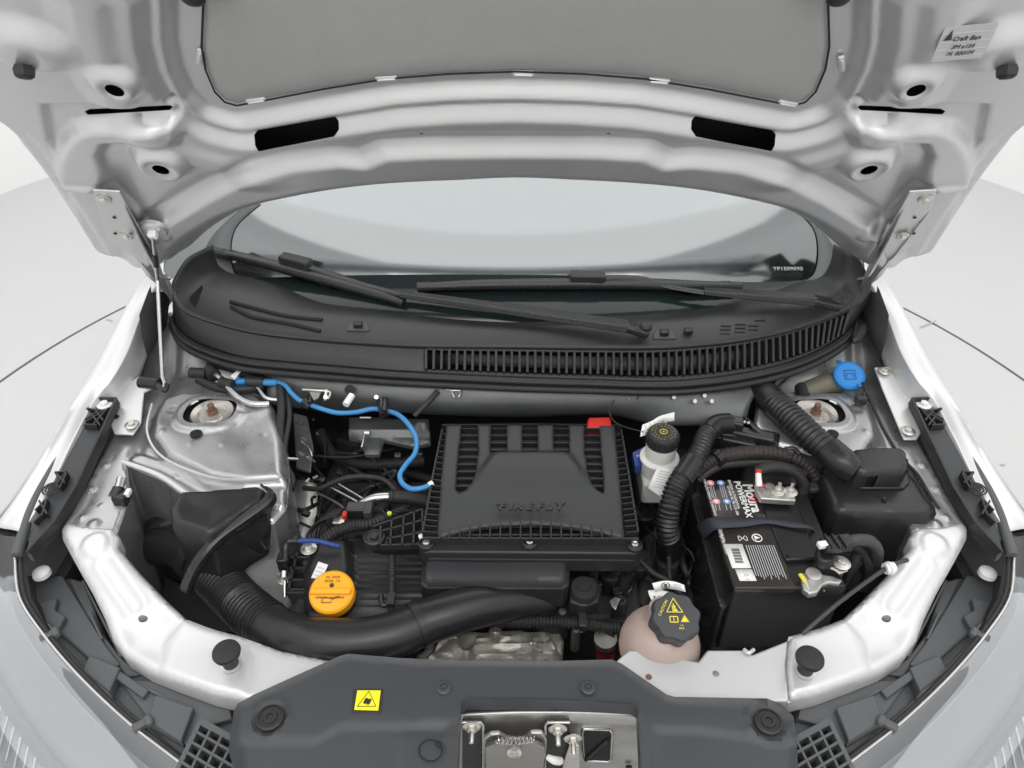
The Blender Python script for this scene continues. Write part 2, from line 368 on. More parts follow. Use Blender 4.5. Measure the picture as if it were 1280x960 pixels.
def hood_h(X, L, E):
    D = sd(padout, X, L)
    h = ss(.018, .040, D) * .017 - .003 * np.exp(-((D - .0435) / .004) ** 2) + ss(.046, .066, D) * .013
    side_only = ss(.30, .42, np.abs(X))
    h += side_only * (.008 * ss(.075, .10, D) - .008 * ss(.115, .15, D))
    for q in both(Bband): h += .013 * (1 - ss(-.010, .009, sd(q, X, L)))
    for q in both(slotrec): h -= .009 * (1 - ss(-.006, .006, sd(q, X, L)))
    for q in both(hingeP): h += .008 * (1 - ss(-.004, .008, sd(q, X, L)))
    fl = sd(flange, X, L); h += .014 * (1 - ss(-.018, .002, fl)) - .005 * np.exp(-((fl - .012) / .008) ** 2)
    inr = 1 - ss(-.02, .0, fl)
    h = h * (1 - inr * np.clip(1 - E / .052, 0, 1) ** 1.5)
    sid = ss(.48, .56, np.abs(X)) * (1 - inr)
    h = h * (1 - sid * (.30 * (1 - ss(.030, .045, E)) + .55 * (1 - ss(.0, .018, E))))
    for (px, py, r0, r1, hh, el) in ((200, 212, .024, .044, .014, 1), (143, 108, .018, .036, .012, 1), (30, 66, .018, .05, .020, 1.3), (242, -12, .02, .06, .022, 1)):
        cx, cl = HP(px, py, .046 if py == 212 else .036)
        for sg in (1, -1):
            d = np.hypot((X - sg * cx) / el, L - cl)
            if py in (212, 108): m_ = 1 - ss(r0, r1, d); h = h * (1 - m_) + (.054 if py == 212 else .048) * m_ - .003 * (1 - ss(r0 - .007, r0 - .002, d))
            else: h += hh * (1 - ss(r0, r1, d))
    for (px, py, rr, hh) in ((196, 282, .02, .004),):
        cx, cl = HP(px, py)
        for sg in (1, -1): h += hh * (1 - ss(rr, rr + .006, np.hypot(X - sg * cx, L - cl)))
    h += -.018 * (X / .7) ** 2 + .004
    for q, a_ in ((slotB, .015),):
        for q2 in both(q): m_ = 1 - ss(.002, .009, sd(q2, X, L)); h = h * (1 - m_) + a_ * m_
    h += .0006 * np.sin(X * 21 + 1) * np.cos(L * 27)
    return h
holes = []
for q in (slotA, slotB): holes += both(q)
for (px, py, r_) in ((201, 212, .0110), (144, 109, .0105), (203, 168, .0028), (527, 160, .0032)):
    c = HP(px, py, .046 if py == 212 else (.036 if r_ > .009 else .022)); holes += [circ(c, r_), circ((-c[0], c[1]), r_)]
hood = thing('hood', 'raised silver hood showing its ribbed inner panel above the engine bay', 'hood', hw(0, 0, 0))
relief('inner_panel', hoodout, .0046, hood_h, hmap, M['paint_hood'], hood, holes=holes, thick=0, ang=60)
def outer_h(X, L, E): return -.030 - .018 * (X / .7) ** 2 + .03 * (1 - ss(0, .03, E)) * .9
relief('outer_skin', hoodout, .02, outer_h, hmap, M['foam'], hood, solid=.001, ang=60)
def skin2(X, L, E): return outer_h(X, L, E) - .003
relief('painted_skin', hoodout, .02, skin2, hmap, M['paint'], hood, ang=60)
# rolled hem
ho = np.array(hoodout); e3 = []
for (x, L) in resample([np.array(p) for p in hoodout], .012): e3.append(hw(x, L, -.018 * (x / .7) ** 2 + .000))
V, F = tubegeo(e3 + [e3[0]], .0045, 8, 1, smooth=False, caps=False); mesh('hem', V, F, M['paint_hood'], hood, ang=80)
def hsurf(px, py, off=0, sg=1, o=.020):
    x, L = HP(px, py, o); E = dline(hoodout, np.array([x]), np.array([L]), True); h = hood_h(np.array([x]), np.array([L]), E)[0]; return hw(sg * x, L, h + off)
pad_in = [(x * .985, L - (L - .45) * .012) for x, L in padout]
relief('insulation_pad', pad_in, .012, lambda X, L, E: .0045 + .003 * ss(0, .03, E) - .018 * (X / .7) ** 2 + .004 + .0012 * np.sin(X * 9) * np.sin(L * 11), hmap, M['pad'], hood, thick=.006, edge=.003)
tube('pad_edge', [hw(x, L, .0052 - .018 * (x / .7) ** 2 + .004) for x, L in resample([np.array(p) for p in pad_in], .02)], .0013, M['dark'], hood, 6, 1)
for (px, py, ang) in ((249, 75, 116), (320, 128, -12), (483, 98, -6), (654, 91, 2), (824, 102, 8), (985, 132, 14), (1053, 84, 64)):
    c = hsurf(px, py, .004, 1, .008); a = R(ang); u = np.array([math.cos(a), 0, 0]) - HV * math.sin(a); v = np.cross(HN, u)
    ck = join('pad_clip', [boxgeo(c, (.027, .007, .004), (u, v, HN)), boxgeo(c + HN * .003, (.022, .003, .003), (u, v, HN))], M['paint'], hood, bevel=.001)
for (px, py, sg, nm) in ((32, 77, 1, 0), (240, 3, 1, 0), (32, 77, -1, 0), (240, 3, -1, 0)):
    p = hsurf(px, py, .004, sg, .036)
    ax = HN * .9 - HV * .45
    lathe('rubber_plug', [(.004, -.005), (.010, -.004), (.0125, .002), (.0115, .007), (.007, .010), (.001, .0105)], p, M['rubber'], hood, axis=ax, seg=6 if px == 32 else 20)
# sticker
sa, sb, scn, sdn = [hsurf(*q_, .002, 1, .044) for q_ in ((1180, 44), (1245, 39), (1232, 72), (1166, 77))]
cen = (sa + sb + scn + sdn) / 4; u = (sb + scn - sa - sdn) / 2; wdt = np.linalg.norm(u); u /= wdt; v = (sa + sb - scn - sdn) / 2; hgt = np.linalg.norm(v); v = v - u * (u @ v); v /= np.linalg.norm(v); nn = np.cross(u, v)
q = [cen - u * wdt / 2 - v * hgt / 2, cen + u * wdt / 2 - v * hgt / 2, cen + u * wdt / 2 + v * hgt / 2, cen - u * wdt / 2 + v * hgt / 2]
stk = prism('service_sticker', [p + nn * .003 for p in q], M['sticker_film'], hood, .001, -nn, 0)
for i, yy in enumerate((.30, .05, -.18, -.38)): mesh('printed_line', *bargeo(cen + nn * .0032 + u * wdt * -.48 + v * hgt * yy, cen + nn * .0032 + u * wdt * .48 + v * hgt * yy, .0008, .0006, nn), M['print_grey'], stk)
text('handwriting', 'Craft Ban', cen + nn * .0038 + v * hgt * .14, (u, v, nn), .0075, M['print_dark'], stk, .0002, .3)
text('handwriting', '3M a154', cen + nn * .0038 - v * hgt * .10, (u, v, nn), .0068, M['print_dark'], stk, .0002, .3)
text('handwriting', 'M. 0201M', cen + nn * .0038 - v * hgt * .30, (u, v, nn), .0068, M['print_dark'], stk, .0002, .3)
mesh('triangle_mark', [cen + nn * .0038 - u * wdt * .44 + v * hgt * .12, cen + nn * .0038 - u * wdt * .28 + v * hgt * .12, cen + nn * .0038 - u * wdt * .33 + v * hgt * .42], [(0, 1, 2)], M['print_dark'], stk)
# hinge straps bolted on the hood, going down to the fender
for sg in (1, -1):
    pts = [hsurf(118, 240, .006), hsurf(148, 241, .006), hsurf(155, 236, .006), hsurf(182, 300, .008)]
    def m3(p): return np.array([p[0] if sg > 0 else -p[0], p[1], p[2]])
    hg = thing('hinge', 'silver hood hinge beside the thin prop rod' if sg > 0 else 'silver hood hinge above the blue washer cap', 'hinge', m3(P(196, 360, .98)), 'hood hinges')
    hq = lambda a, c: hw(*HP(a, c, .046), .046)
    top = [m3(p) for p in (hq(116, 238), hq(150, 240), hq(172, 282), hq(196, 322), P(205, 348, 1.05), P(212, 368, 1.0), P(213, 376, .985), P(204, 362, .99), P(183, 345, 1.05), hq(168, 322), hq(136, 300), hq(122, 262))]
    prism('hinge_arm', top, M['paint_hood'], hg, .004, -HN if False else (0, .6, .5), .001)
    fl_ = [m3(p) for p in (hsurf(150, 240, .008), hsurf(155, 232, .022), hsurf(180, 280, .026), hsurf(205, 322, .028), P(214, 350, 1.06), P(213, 372, .985), P(205, 348, 1.05), hsurf(196, 322, .012), hsurf(172, 282, .010))]
    loft('hinge_flange', [[fl_[0], fl_[8], fl_[7], fl_[6]], [fl_[1], fl_[2], fl_[3], fl_[4]]], M['paint_hood'], hg, 12, .003)
    for (px, py) in ((130, 249), (158, 295)): bolt(m3(hw(*HP(px, py, .047), .0465)), hg, m3(HN), .0055)
    for (px, py, r_) in ((143, 272, .003), (144, 292, .003), (188, 338, .005)):
        p = hw(*HP(px, py, .047), .047) if py < 320 else P(188, 338, 1.062)
        lathe('bolt_hole', [(r_, 0), (r_ * .9, .0006)], m3(p), M['dark'], hg, axis=m3(HN), seg=14)
# prop rod and its socket on the hood
sk = hsurf(194, 275, .006)
sock = lathe('rod_socket_plate', [(.022, -.004), (.022, .003), (.019, .006), (.008, .006)], sk, M['paint_hood'], hood, axis=HN, seg=26)
box('rod_socket_grommet', sk + HN * .011, (.014, .012, .012), M['white_label'], sock, axes=((1, 0, 0), HV, HN), bevel=.002)
for sg in (-1, 1): lathe('rivet', [(.0035, .003), (.003, .008), (.001, .009)], sk + np.array([sg * .012, 0, 0]) + HV * .008 * sg, M['paint'], sock, axis=HN, seg=10)
rod = thing('prop_rod', 'thin steel prop rod holding the hood up on the left', 'prop rod', P(205, 487, .93))
ra = sk + HN * .014; rb = P(197, 350, 1.09); rc = P(203, 470, .945); rd = P(206, 482, .938)
tube('rod', [ra, ra * .9 + rb * .1, ra * .1 + rb * .9, rb, rb * .9 + rc * .1, rc * .95 + rb * .05, rc, rd, P(200, 484, .935)], .0034, M['steel'], rod, 12)
tube('black_sleeve', [ra * .62 + rb * .38, ra * .35 + rb * .65], .0046, M['rubber'], rod, 12)
cl = thing('prop_rod_clamp', 'small black plastic clip gripping the lower end of the prop rod', 'clip', P(195, 482, .93))
tube('clip_body', [P(176, 478, .925), P(200, 480, .93)], .011, M['plastic_gloss'], cl, 14)
tube('clip_jaw', [P(198, 481, .935), P(206, 488, .935), P(209, 480, .94)], .005, M['plastic_gloss'], cl, 10)
# ------------------------------------------------------------------ windshield + cowl
def yb(x): return .80 + .15 * (x / .60) ** 2
def GZ(x, y): return .965 + .02 * (x / .6) ** 2 + (y - yb(x)) * .60
ws = thing('windshield', 'pale reflecting windshield behind the open hood', 'windshield', (0, .85, 1))
gx = np.linspace(-.78, .78, 60)
def wrow(off): return [np.array([x, yb(x) + off * (1 - .0 * abs(x)), GZ(x, yb(x) + off)]) for x in gx]
loft('glass', [wrow(-.03), wrow(.2), wrow(.45), wrow(.75)], M['windshield_glass'], ws, 60, .004)
def fr(x, y): return np.array([x, y, GZ(x, y) + .0006])
# black ceramic border laid on the glass, along the base and up both sides
bt = [(262, 352), (300, 348), (360, 346), (440, 344), (560, 343), (700, 344), (820, 348), (900, 352), (980, 352), (1045, 345)]
gl = [PF(a, b, lambda x, y: GZ(x, y) + .001) for a, b in bt]; gb = [np.array([p[0] * 1.0, yb(p[0]) - .03, GZ(p[0], yb(p[0]) - .03) + .0012]) for p in gl]
frit = loft('black_border', [gb, gl], M['frit'], ws, 50, .0006)
for sg in (1, -1):
    a_ = [(258, 352), (252, 330), (262, 300), (285, 275), (310, 255)]; b_ = [(306, 352), (292, 340), (288, 310), (296, 282), (326, 255)]
    A = [PF(x, y, lambda X, Y: GZ(X, Y) + .0015) for x, y in a_]; B = [PF(x, y, lambda X, Y: GZ(X, Y) + .0015) for x, y in b_]
    if sg < 0: B = [PF(x - 26, y, lambda X, Y: GZ(X, Y) + .0015) for x, y in b_]; A = [PF(x - 14, y, lambda X, Y: GZ(X, Y) + .0015) for x, y in a_]
    if sg < 0: A = [p * np.array([-1, 1, 1]) for p in A]; B = [p * np.array([-1, 1, 1]) for p in B]
    loft('black_border', [A, B], M['lens_housing'], ws, 16, .0006)
text('etched_number', 'YP1509090', PF(985, 336, lambda x, y: GZ(x, y) + .008), ((1, 0, 0), (0, .857, .514), (0, -.514, .857)), .012, M['print_grey'], ws, .0002, 0, 0, 1.1)
db = thing('dashboard', 'dark dashboard top seen dimly through the windshield base', 'dashboard', (0, 1.3, .9))
loft('dash_top', [[(-.70, .90, .72), (0, .84, .78), (.70, .90, .72)], [(-.76, 1.3, .86), (0, 1.2, .93), (.76, 1.3, .86)], [(-.78, 1.6, .86), (0, 1.6, .90), (.78, 1.6, .86)]], M['interior'], db, 20, .02, sub=4)
mesh('seat_area', [(-.78, 1.6, .5), (.78, 1.6, .5), (.78, 1.62, 1.5), (-.78, 1.62, 1.5)], [(0, 1, 2, 3)], M['interior'], db, solid=.02)
# cowl
cw = thing('cowl_panel', 'black plastic cowl with slatted air grille below the windshield', 'cowl', (0, .8, .95))
A = [P(252, 312, 1.075), P(256, 332, 1.04), P(272, 347, 1.01), P(340, 359, .995), P(400, 380, .98), P(472, 388, .975), P(526, 394, .972), P(600, 402, .97), P(660, 404, .97), P(760, 399, .972), P(860, 391, .975), P(930, 382, .98), P(1011, 363, 1.0), P(1040, 355, 1.01), P(1053, 335, 1.045), P(1057, 312, 1.08)]
Ai = [p + np.array([0, .05, -.015]) for p in A]
Bc = [P(216, 350, 1.05), P(222, 372, 1.02), P(238, 388, 1.0), P(280, 402, .985), P(330, 413, .977), P(400, 421, .972), P(470, 426, .97), P(533, 429, .968), P(640, 430, .968), P(740, 431, .968), P(840, 430, .97), P(930, 421, .975), P(1000, 405, .982), P(1060, 382, .995), P(1083, 366, 1.01), P(1088, 352, 1.03)]
Bm = [(a * .5 + b * .5) + np.array([0, 0, .012]) for a, b in zip(A, Bc)]
Bf = [p + np.array([0, -.004, -.006]) for p in Bc]
Cc = [P(216, 392, .955), P(226, 414, .945), P(250, 430, .94), P(300, 446, .935), P(360, 453, .933), P(420, 458, .931), P(480, 463, .93), P(533, 466, .93), P(640, 471, .93), P(740, 474, .93), P(840, 476, .93), P(930, 466, .933), P(1000, 448, .94), P(1050, 422, .945), P(1076, 395, .955), P(1092, 372, .965)]
loft('upper_tray', [Ai, A, Bm, Bc, Bf], M['plastic'], cw, 140, .003, sub=5)
# front face: solid on the left, slats from 533 to 1062
Bfa = crom(Bf, 12); Cca = crom(Cc, 12); ug = 7 / 15; uh = 13.15 / 15
loft('front_face', [Bf, [b * .5 + c * .5 + np.array([0, -.004, 0]) for b, c in zip(Bf, Cc)], Cc], M['plastic'], cw, 60, .003, u0=0, u1=.0, sub=4) if False else None
def seg_rows(rows, i0, i1): return [r_[i0:i1] for r_ in rows]
n12 = 12; iG, iH = 7 * n12, int(13.1 * n12)
mid = [b * .5 + c * .5 + np.array([0, -.003, .0]) for b, c in zip(Bfa, Cca)]
loft('front_face', seg_rows([Bfa, mid, Cca], 0, iG + 1), M['plastic'], cw, 60, .003, sub=4)
loft('front_face', seg_rows([Bfa, mid, Cca], iH, len(Bfa)), M['plastic'], cw, 30, .003, sub=4)
up = [b * .88 + c * .12 for b, c in zip(Bfa, Cca)]; lo = [b * .14 + c * .86 for b, c in zip(Bfa, Cca)]
loft('grille_rail', seg_rows([Bfa, up], iG - 1, iH + 1), M['plastic'], cw, 60, .004); loft('grille_rail', seg_rows([lo, Cca], iG - 1, iH + 1), M['plastic'], cw, 60, .004)
back = [p + np.array([0, .035, -.01]) for p in Bfa]; back2 = [p + np.array([0, .035, -.02]) for p in Cca]
loft('grille_backing', seg_rows([back, back2], iG - 4, iH + 4), M['dark'], cw, 30, .002)
mesh_b = loft('filter_mesh', [[q + np.array([0, .02, .004]) for q in seg_rows([mid], iG + 3, iG + 50)[0]], [q + np.array([0, .018, 0]) for q in seg_rows([lo], iG + 3, iG + 50)[0]]], M['bay_dark'], cw, 20, .002)
gt = np.array(up)[iG:iH]; gb_ = np.array(lo)[iG:iH]
s_ = np.r_[0, np.cumsum(np.linalg.norm(np.diff(gt, axis=0), axis=1))]; NS = 58; proto = None
for k in range(NS):
    u_ = s_[-1] * k / (NS - 1); a = np.array([np.interp(u_, s_, gt[:, i]) for i in range(3)]); b = np.array([np.interp(u_, s_, gb_[:, i]) for i in range(3)])
    mesh('grille_slat', *bargeo(a, b, .0042, .012, (0, 1, 0)), M['plastic'], cw)
# lip and rubber seal
lip = [p + np.array([0, -.012, -.004]) for p in Cca]; lip2 = [p + np.array([0, -.010, -.020]) for p in Cca]; lip3 = [p + np.array([0, .01, -.035]) for p in Cca]
loft('lower_lip', [Cca, lip, lip2, lip3], M['plastic'], cw, 120, .003, sub=3)
seal = thing('rubber_seal', 'long black rubber weather strip along the front lip of the cowl', 'seal', P(640, 470, .93))
tube('seal_bead', [p + np.array([0, -.013, -.001]) for p in Cca[::6]], .0042, M['rubber'], seal, 10)
tube('seal_bead', [p + np.array([0, -.017, -.013]) for p in Cca[::6]], .0065, M['rubber'], seal, 10)
tail = Cca[-1]; tube('seal_end', [Cca[-16], P(1068, 425, .95), P(1085, 405, .955), P(1104, 391, .958), P(1110, 397, .95)], [.004, .009, .011, .009, .005], M['rubber'], seal, 12, sx=.6)
# tray details: vents, clip pockets, steps
def csurf(px, py, off=0):   # point on the tray by bracketing columns between A and Bc
    best = None
    for j in range(0, 141):
        u_ = j / 140 * 15; i = min(int(u_), 14); f = u_ - i; a = A[i] * (1 - f) + A[i + 1] * f; m = Bm[i] * (1 - f) + Bm[i + 1] * f; b = Bc[i] * (1 - f) + Bc[i + 1] * f
        for tt in np.linspace(0, 1, 13):
            q = a * (1 - tt) ** 2 + (2 * m - .5 * a - .5 * b) * 2 * tt * (1 - tt) + b * tt * tt
            d = q - CAM; fx = d[0]; c_, s2 = math.cos(TH), math.sin(TH); dep = d[1] * c_ - d[2] * s2; up_ = d[1] * s2 + d[2] * c_
            e = (640 + FOC * fx / dep - px) ** 2 + (480 - FOC * up_ / dep - py) ** 2
            if best is None or e < best[0]: best = (e, q)
    return best[1] + np.array([0, -.3, .95]) * off
for dy in (0, 9):
    pa = [csurf(x, y + dy, .0015) for x, y in ((287, 376), (320, 387), (360, 397), (402, 404))]
    mesh('vent_slot', *tubegeo([q_ + np.array([0, 0, .002]) for q_ in pa], .0036, 6, 6, sx=1), M['dark'], cw)
for (px, py) in ((447, 413), (832, 420), (858, 420)):
    c = csurf(px, py, .004)
    if px != 858: cp = prism('clip_pocket', [c + np.array(d) for d in ((-.022, -.009, -.002), (.022, -.009, -.002), (.016, .010, .004), (-.016, .010, .004))], M['plastic_grey'], cw, .004)
    box('clip_tab', c + np.array([0, 0, .005]), (.017, .012, .010), M['plastic_gloss'], cw, bevel=.003)
for r_ in range(3):
    for c_ in range(3):
        p = csurf(910 + c_ * 19 + r_ * -3, 409 + r_ * 5 - c_ * 3, .002)
        box('vent_slit', p, (.019, .003, .002), M['dark'], cw, axes=frame((0, 0, 1), (0, 1, 0)), bevel=0)
prism('molded_fin', [P(235, 372, 1.035), P(253, 354, 1.045), P(243, 380, 1.015)], M['plastic'], cw, .01)
prism('molded_pocket', [csurf(1040, 385, .006), csurf(1052, 362, .012), csurf(1068, 372, .006), csurf(1060, 388, .004)], M['plastic'], cw, .012)
# wipers
def wiper(label, piv, arm, elbow, blade, clip, loc):
    w_ = thing('wiper', label, 'wiper', loc, 'windshield wipers')
    a = np.array(arm[0]); b = np.array(arm[1])
    x, y, d = frame(b - a)
    sec = [(-.014, 0), (-.010, .011), (.010, .011), (.014, 0)]
    V = []; 
    for q, k in ((a, 1.15), (a * .5 + b * .5, 1.05), (b, .75)):
        V += [q + x * sx_ * k + y * sy_ * k for sx_, sy_ in sec]
    F = [(i * 4 + j, i * 4 + (j + 1) % 4, (i + 1) * 4 + (j + 1) % 4, (i + 1) * 4 + j) for i in range(2) for j in range(4)] + [(0, 1, 2, 3), (8, 9, 10, 11)]
    mesh('arm', V, F, M['plastic_gloss'], w_, bevel=.002)
    tube('arm_rod', [b - (b - a) * .04] + elbow, .0045, M['plastic_gloss'], w_, 8, sx=1.6)
    x2, y2, d2 = frame(piv - a); box('arm_head', (piv + a) / 2 + y2 * .004, (.026, .016, np.linalg.norm(piv - a) + .016), M['plastic_gloss'], w_, axes=(x2, y2, d2), bevel=.005)
    lathe('pivot_cap', [(.011, 0), (.0115, .006), (.009, .010), (.002, .011)], piv + np.array([.004, .002, .010]), M['rubber'], w_, seg=20)
    bl = crom(blade, 10); n_ = len(bl)
    tube('blade', blade, [.008, .0105, .011, .011, .0105, .008], M['plastic_gloss'], w_, 8, sx=1.1)
    tube('wiping_edge', [p + np.array([0, .008, -.008]) for p in blade], .003, M['rubber'], w_, 6)
    for q, q2 in ((bl[0], bl[3]), (bl[-1], bl[-4])): tube('end_cap', [q, q2], .0098, M['plastic'], w_, 8)
    x, y, d = frame(clip[1] - clip[0]); box('blade_clip', (clip[0] + clip[1]) / 2 + y * .004, (.024, .026, np.linalg.norm(clip[1] - clip[0])), M['plastic'], w_, axes=(x, y, d), bevel=.004)
g = lambda off: (lambda x, y: GZ(x, y) + off)
PG = lambda px, py, off=.014: PF(px, py, g(off))
wiper('longer wiper, its arm running across the cowl from the centre grille up to the left', P(804, 417, .99), (P(785, 411, 1.0), P(500, 369, 1.01)), [PG(440, 352, .02), PG(375, 330, .022)], [PG(266, 314), PG(330, 329), PG(390, 345), PG(440, 359), PG(480, 370), PG(505, 378)], (PG(352, 326, .018), PG(388, 335, .018)), P(804, 417, .98))
wiper('shorter wiper lying nearly level at the right base of the windshield', P(1043, 384, 1.01), (P(1018, 378, 1.02), P(880, 366, 1.01)), [PG(835, 358, .02), PG(800, 348, .022), PG(750, 347, .024)], [PG(522, 359), PG(600, 356), PG(690, 355), PG(780, 355), PG(860, 357), PG(926, 358)], (PG(712, 350, .018), PG(756, 351, .018)), P(1043, 384, 1.0))
# ------------------------------------------------------------------ CAR BODY (bay sheet metal, fenders, support arms)
def PM(px, py, z, sg=1):
    p = P(px, py, z); return p if sg > 0 else np.array([-p[0], p[1], p[2]])
def SG(v, sg): return np.array([v[0] * sg, v[1], v[2]])
body = thing('car_body', 'silver sheet metal of the open engine bay with fenders and strut towers', 'car body', (0, .5, .3))
xy = lambda l, z: [tuple(P(a[0], a[1], a[2] if len(a) > 2 else z)[:2]) for a in l]
railp = xy([(216, 362, .96), (196, 395, .93), (172, 455, .88), (150, 520, .87), (128, 560, .86), (75, 655, .84), (92, 668, .84), (143, 662, .84), (158, 600, .86), (160, 578, .86), (195, 500, .87), (225, 425, .9)], .86)
apron = xy([(155, 576), (200, 592), (240, 618), (290, 637), (338, 641), (357, 622), (362, 590), (356, 545), (338, 505), (300, 470), (240, 432), (216, 412), (196, 480)], .862)
tower = xy([(193, 512), (200, 497), (230, 488), (318, 490), (342, 506), (352, 545), (354, 592), (300, 596), (255, 589), (205, 568), (188, 545)], .88)
ledge2 = xy([(165, 560), (205, 572), (255, 597), (300, 603), (352, 600), (352, 620), (290, 622), (240, 604), (196, 582), (160, 572)], .87)
tc = P(263, 515, .885)
baydom = xy([(222, 352, 1.0)], 1) + [railp[1], railp[2], railp[3], railp[4], railp[5]] + [(-.735, .40), (-.60, .30), (-.42, .28), (-.33, .34), (-.335, .60), (-.36, .80), (-.45, .98)]
oval = [(tc[0] + .046 * math.copysign(abs(math.cos(t)) ** .7, math.cos(t)), tc[1] + .034 * math.copysign(abs(math.sin(t)) ** .7, math.sin(t))) for t in np.linspace(0, 2 * math.pi, 26)[:-1]]
bayo = xy([(222, 352, 1.0), (200, 395, .93), (174, 455, .88), (150, 520, .87), (128, 560, .865), (75, 655, .845), (92, 668, .845), (143, 662, .845), (158, 606, .86), (157, 577, .86), (200, 592, .862), (240, 618, .862), (290, 637, .862), (338, 641, .86), (355, 624, .86), (361, 590, .86), (356, 545, .862), (340, 505, .862), (304, 470, .862), (268, 446, .87), (262, 400, .93), (262, 360, .98)], .86)
bayr = xy([(222, 352, 1.0), (200, 395, .93), (174, 455, .88), (150, 520, .87), (128, 560, .865), (75, 655, .845), (92, 668, .845), (143, 662, .845), (158, 606, .86), (157, 577, .86), (200, 592, .862), (260, 575, .862), (338, 560, .862), (345, 540, .862), (340, 505, .862), (304, 470, .862), (268, 446, .87), (262, 400, .93), (262, 360, .98)], .86)
def bay_h(X, Y, E):
    h = .862 + 0 * X
    h += (.020 * (1 - ss(-.012, .010, sd(tower, X, Y))) + .006 * (1 - ss(-.004, .004, sd(ledge2, X, Y))))
    h += .09 * ss(.78, .95, Y) - .022 * ss(-.62, -.42, -Y)
    h += .006 * (1 - ss(.012, .02, sd(oval, X, Y)))
    h -= .010 * np.exp(-(dline(railp[5:9] + railp[9:], X, Y) / .010) ** 2) * 0
    h -= .006 * np.exp(-(dline(xy([(168, 560), (205, 490), (232, 420)], .87), X, Y) / .012) ** 2)
    for (px, py, r_, hh) in ((218, 518, .012, -.003), (306, 520, .013, -.003), (108, 600, .008, .003), (95, 632, .006, .003), (128, 575, .007, .003), (178, 605, .008, .002), (250, 610, .006, .002), (290, 615, .006, .002), (215, 590, .006, .002), (330, 612, .006, .002), (205, 545, .005, .002), (330, 550, .005, .002), (225, 606, .005, .002), (270, 622, .005, .002), (310, 628, .005, .002), (182, 588, .005, .002), (205, 600, .005, .002), (240, 560, .005, .0015), (112, 585, .005, -.002), (120, 618, .005, .002), (85, 648, .005, -.002), (280, 560, .005, .0015), (110, 640, .012, .004)):
        c = P(px, py, .87); h += hh * (1 - ss(r_ * .4, r_, np.hypot(X - c[0], Y - c[1])))
    return h + .0010 * np.sin(X * 60 + 2) * np.sin(Y * 53)
def mapm(sg): return lambda X, Y, h: np.stack([X * sg, Y, h], 1)
small = P(245, 543, .882)
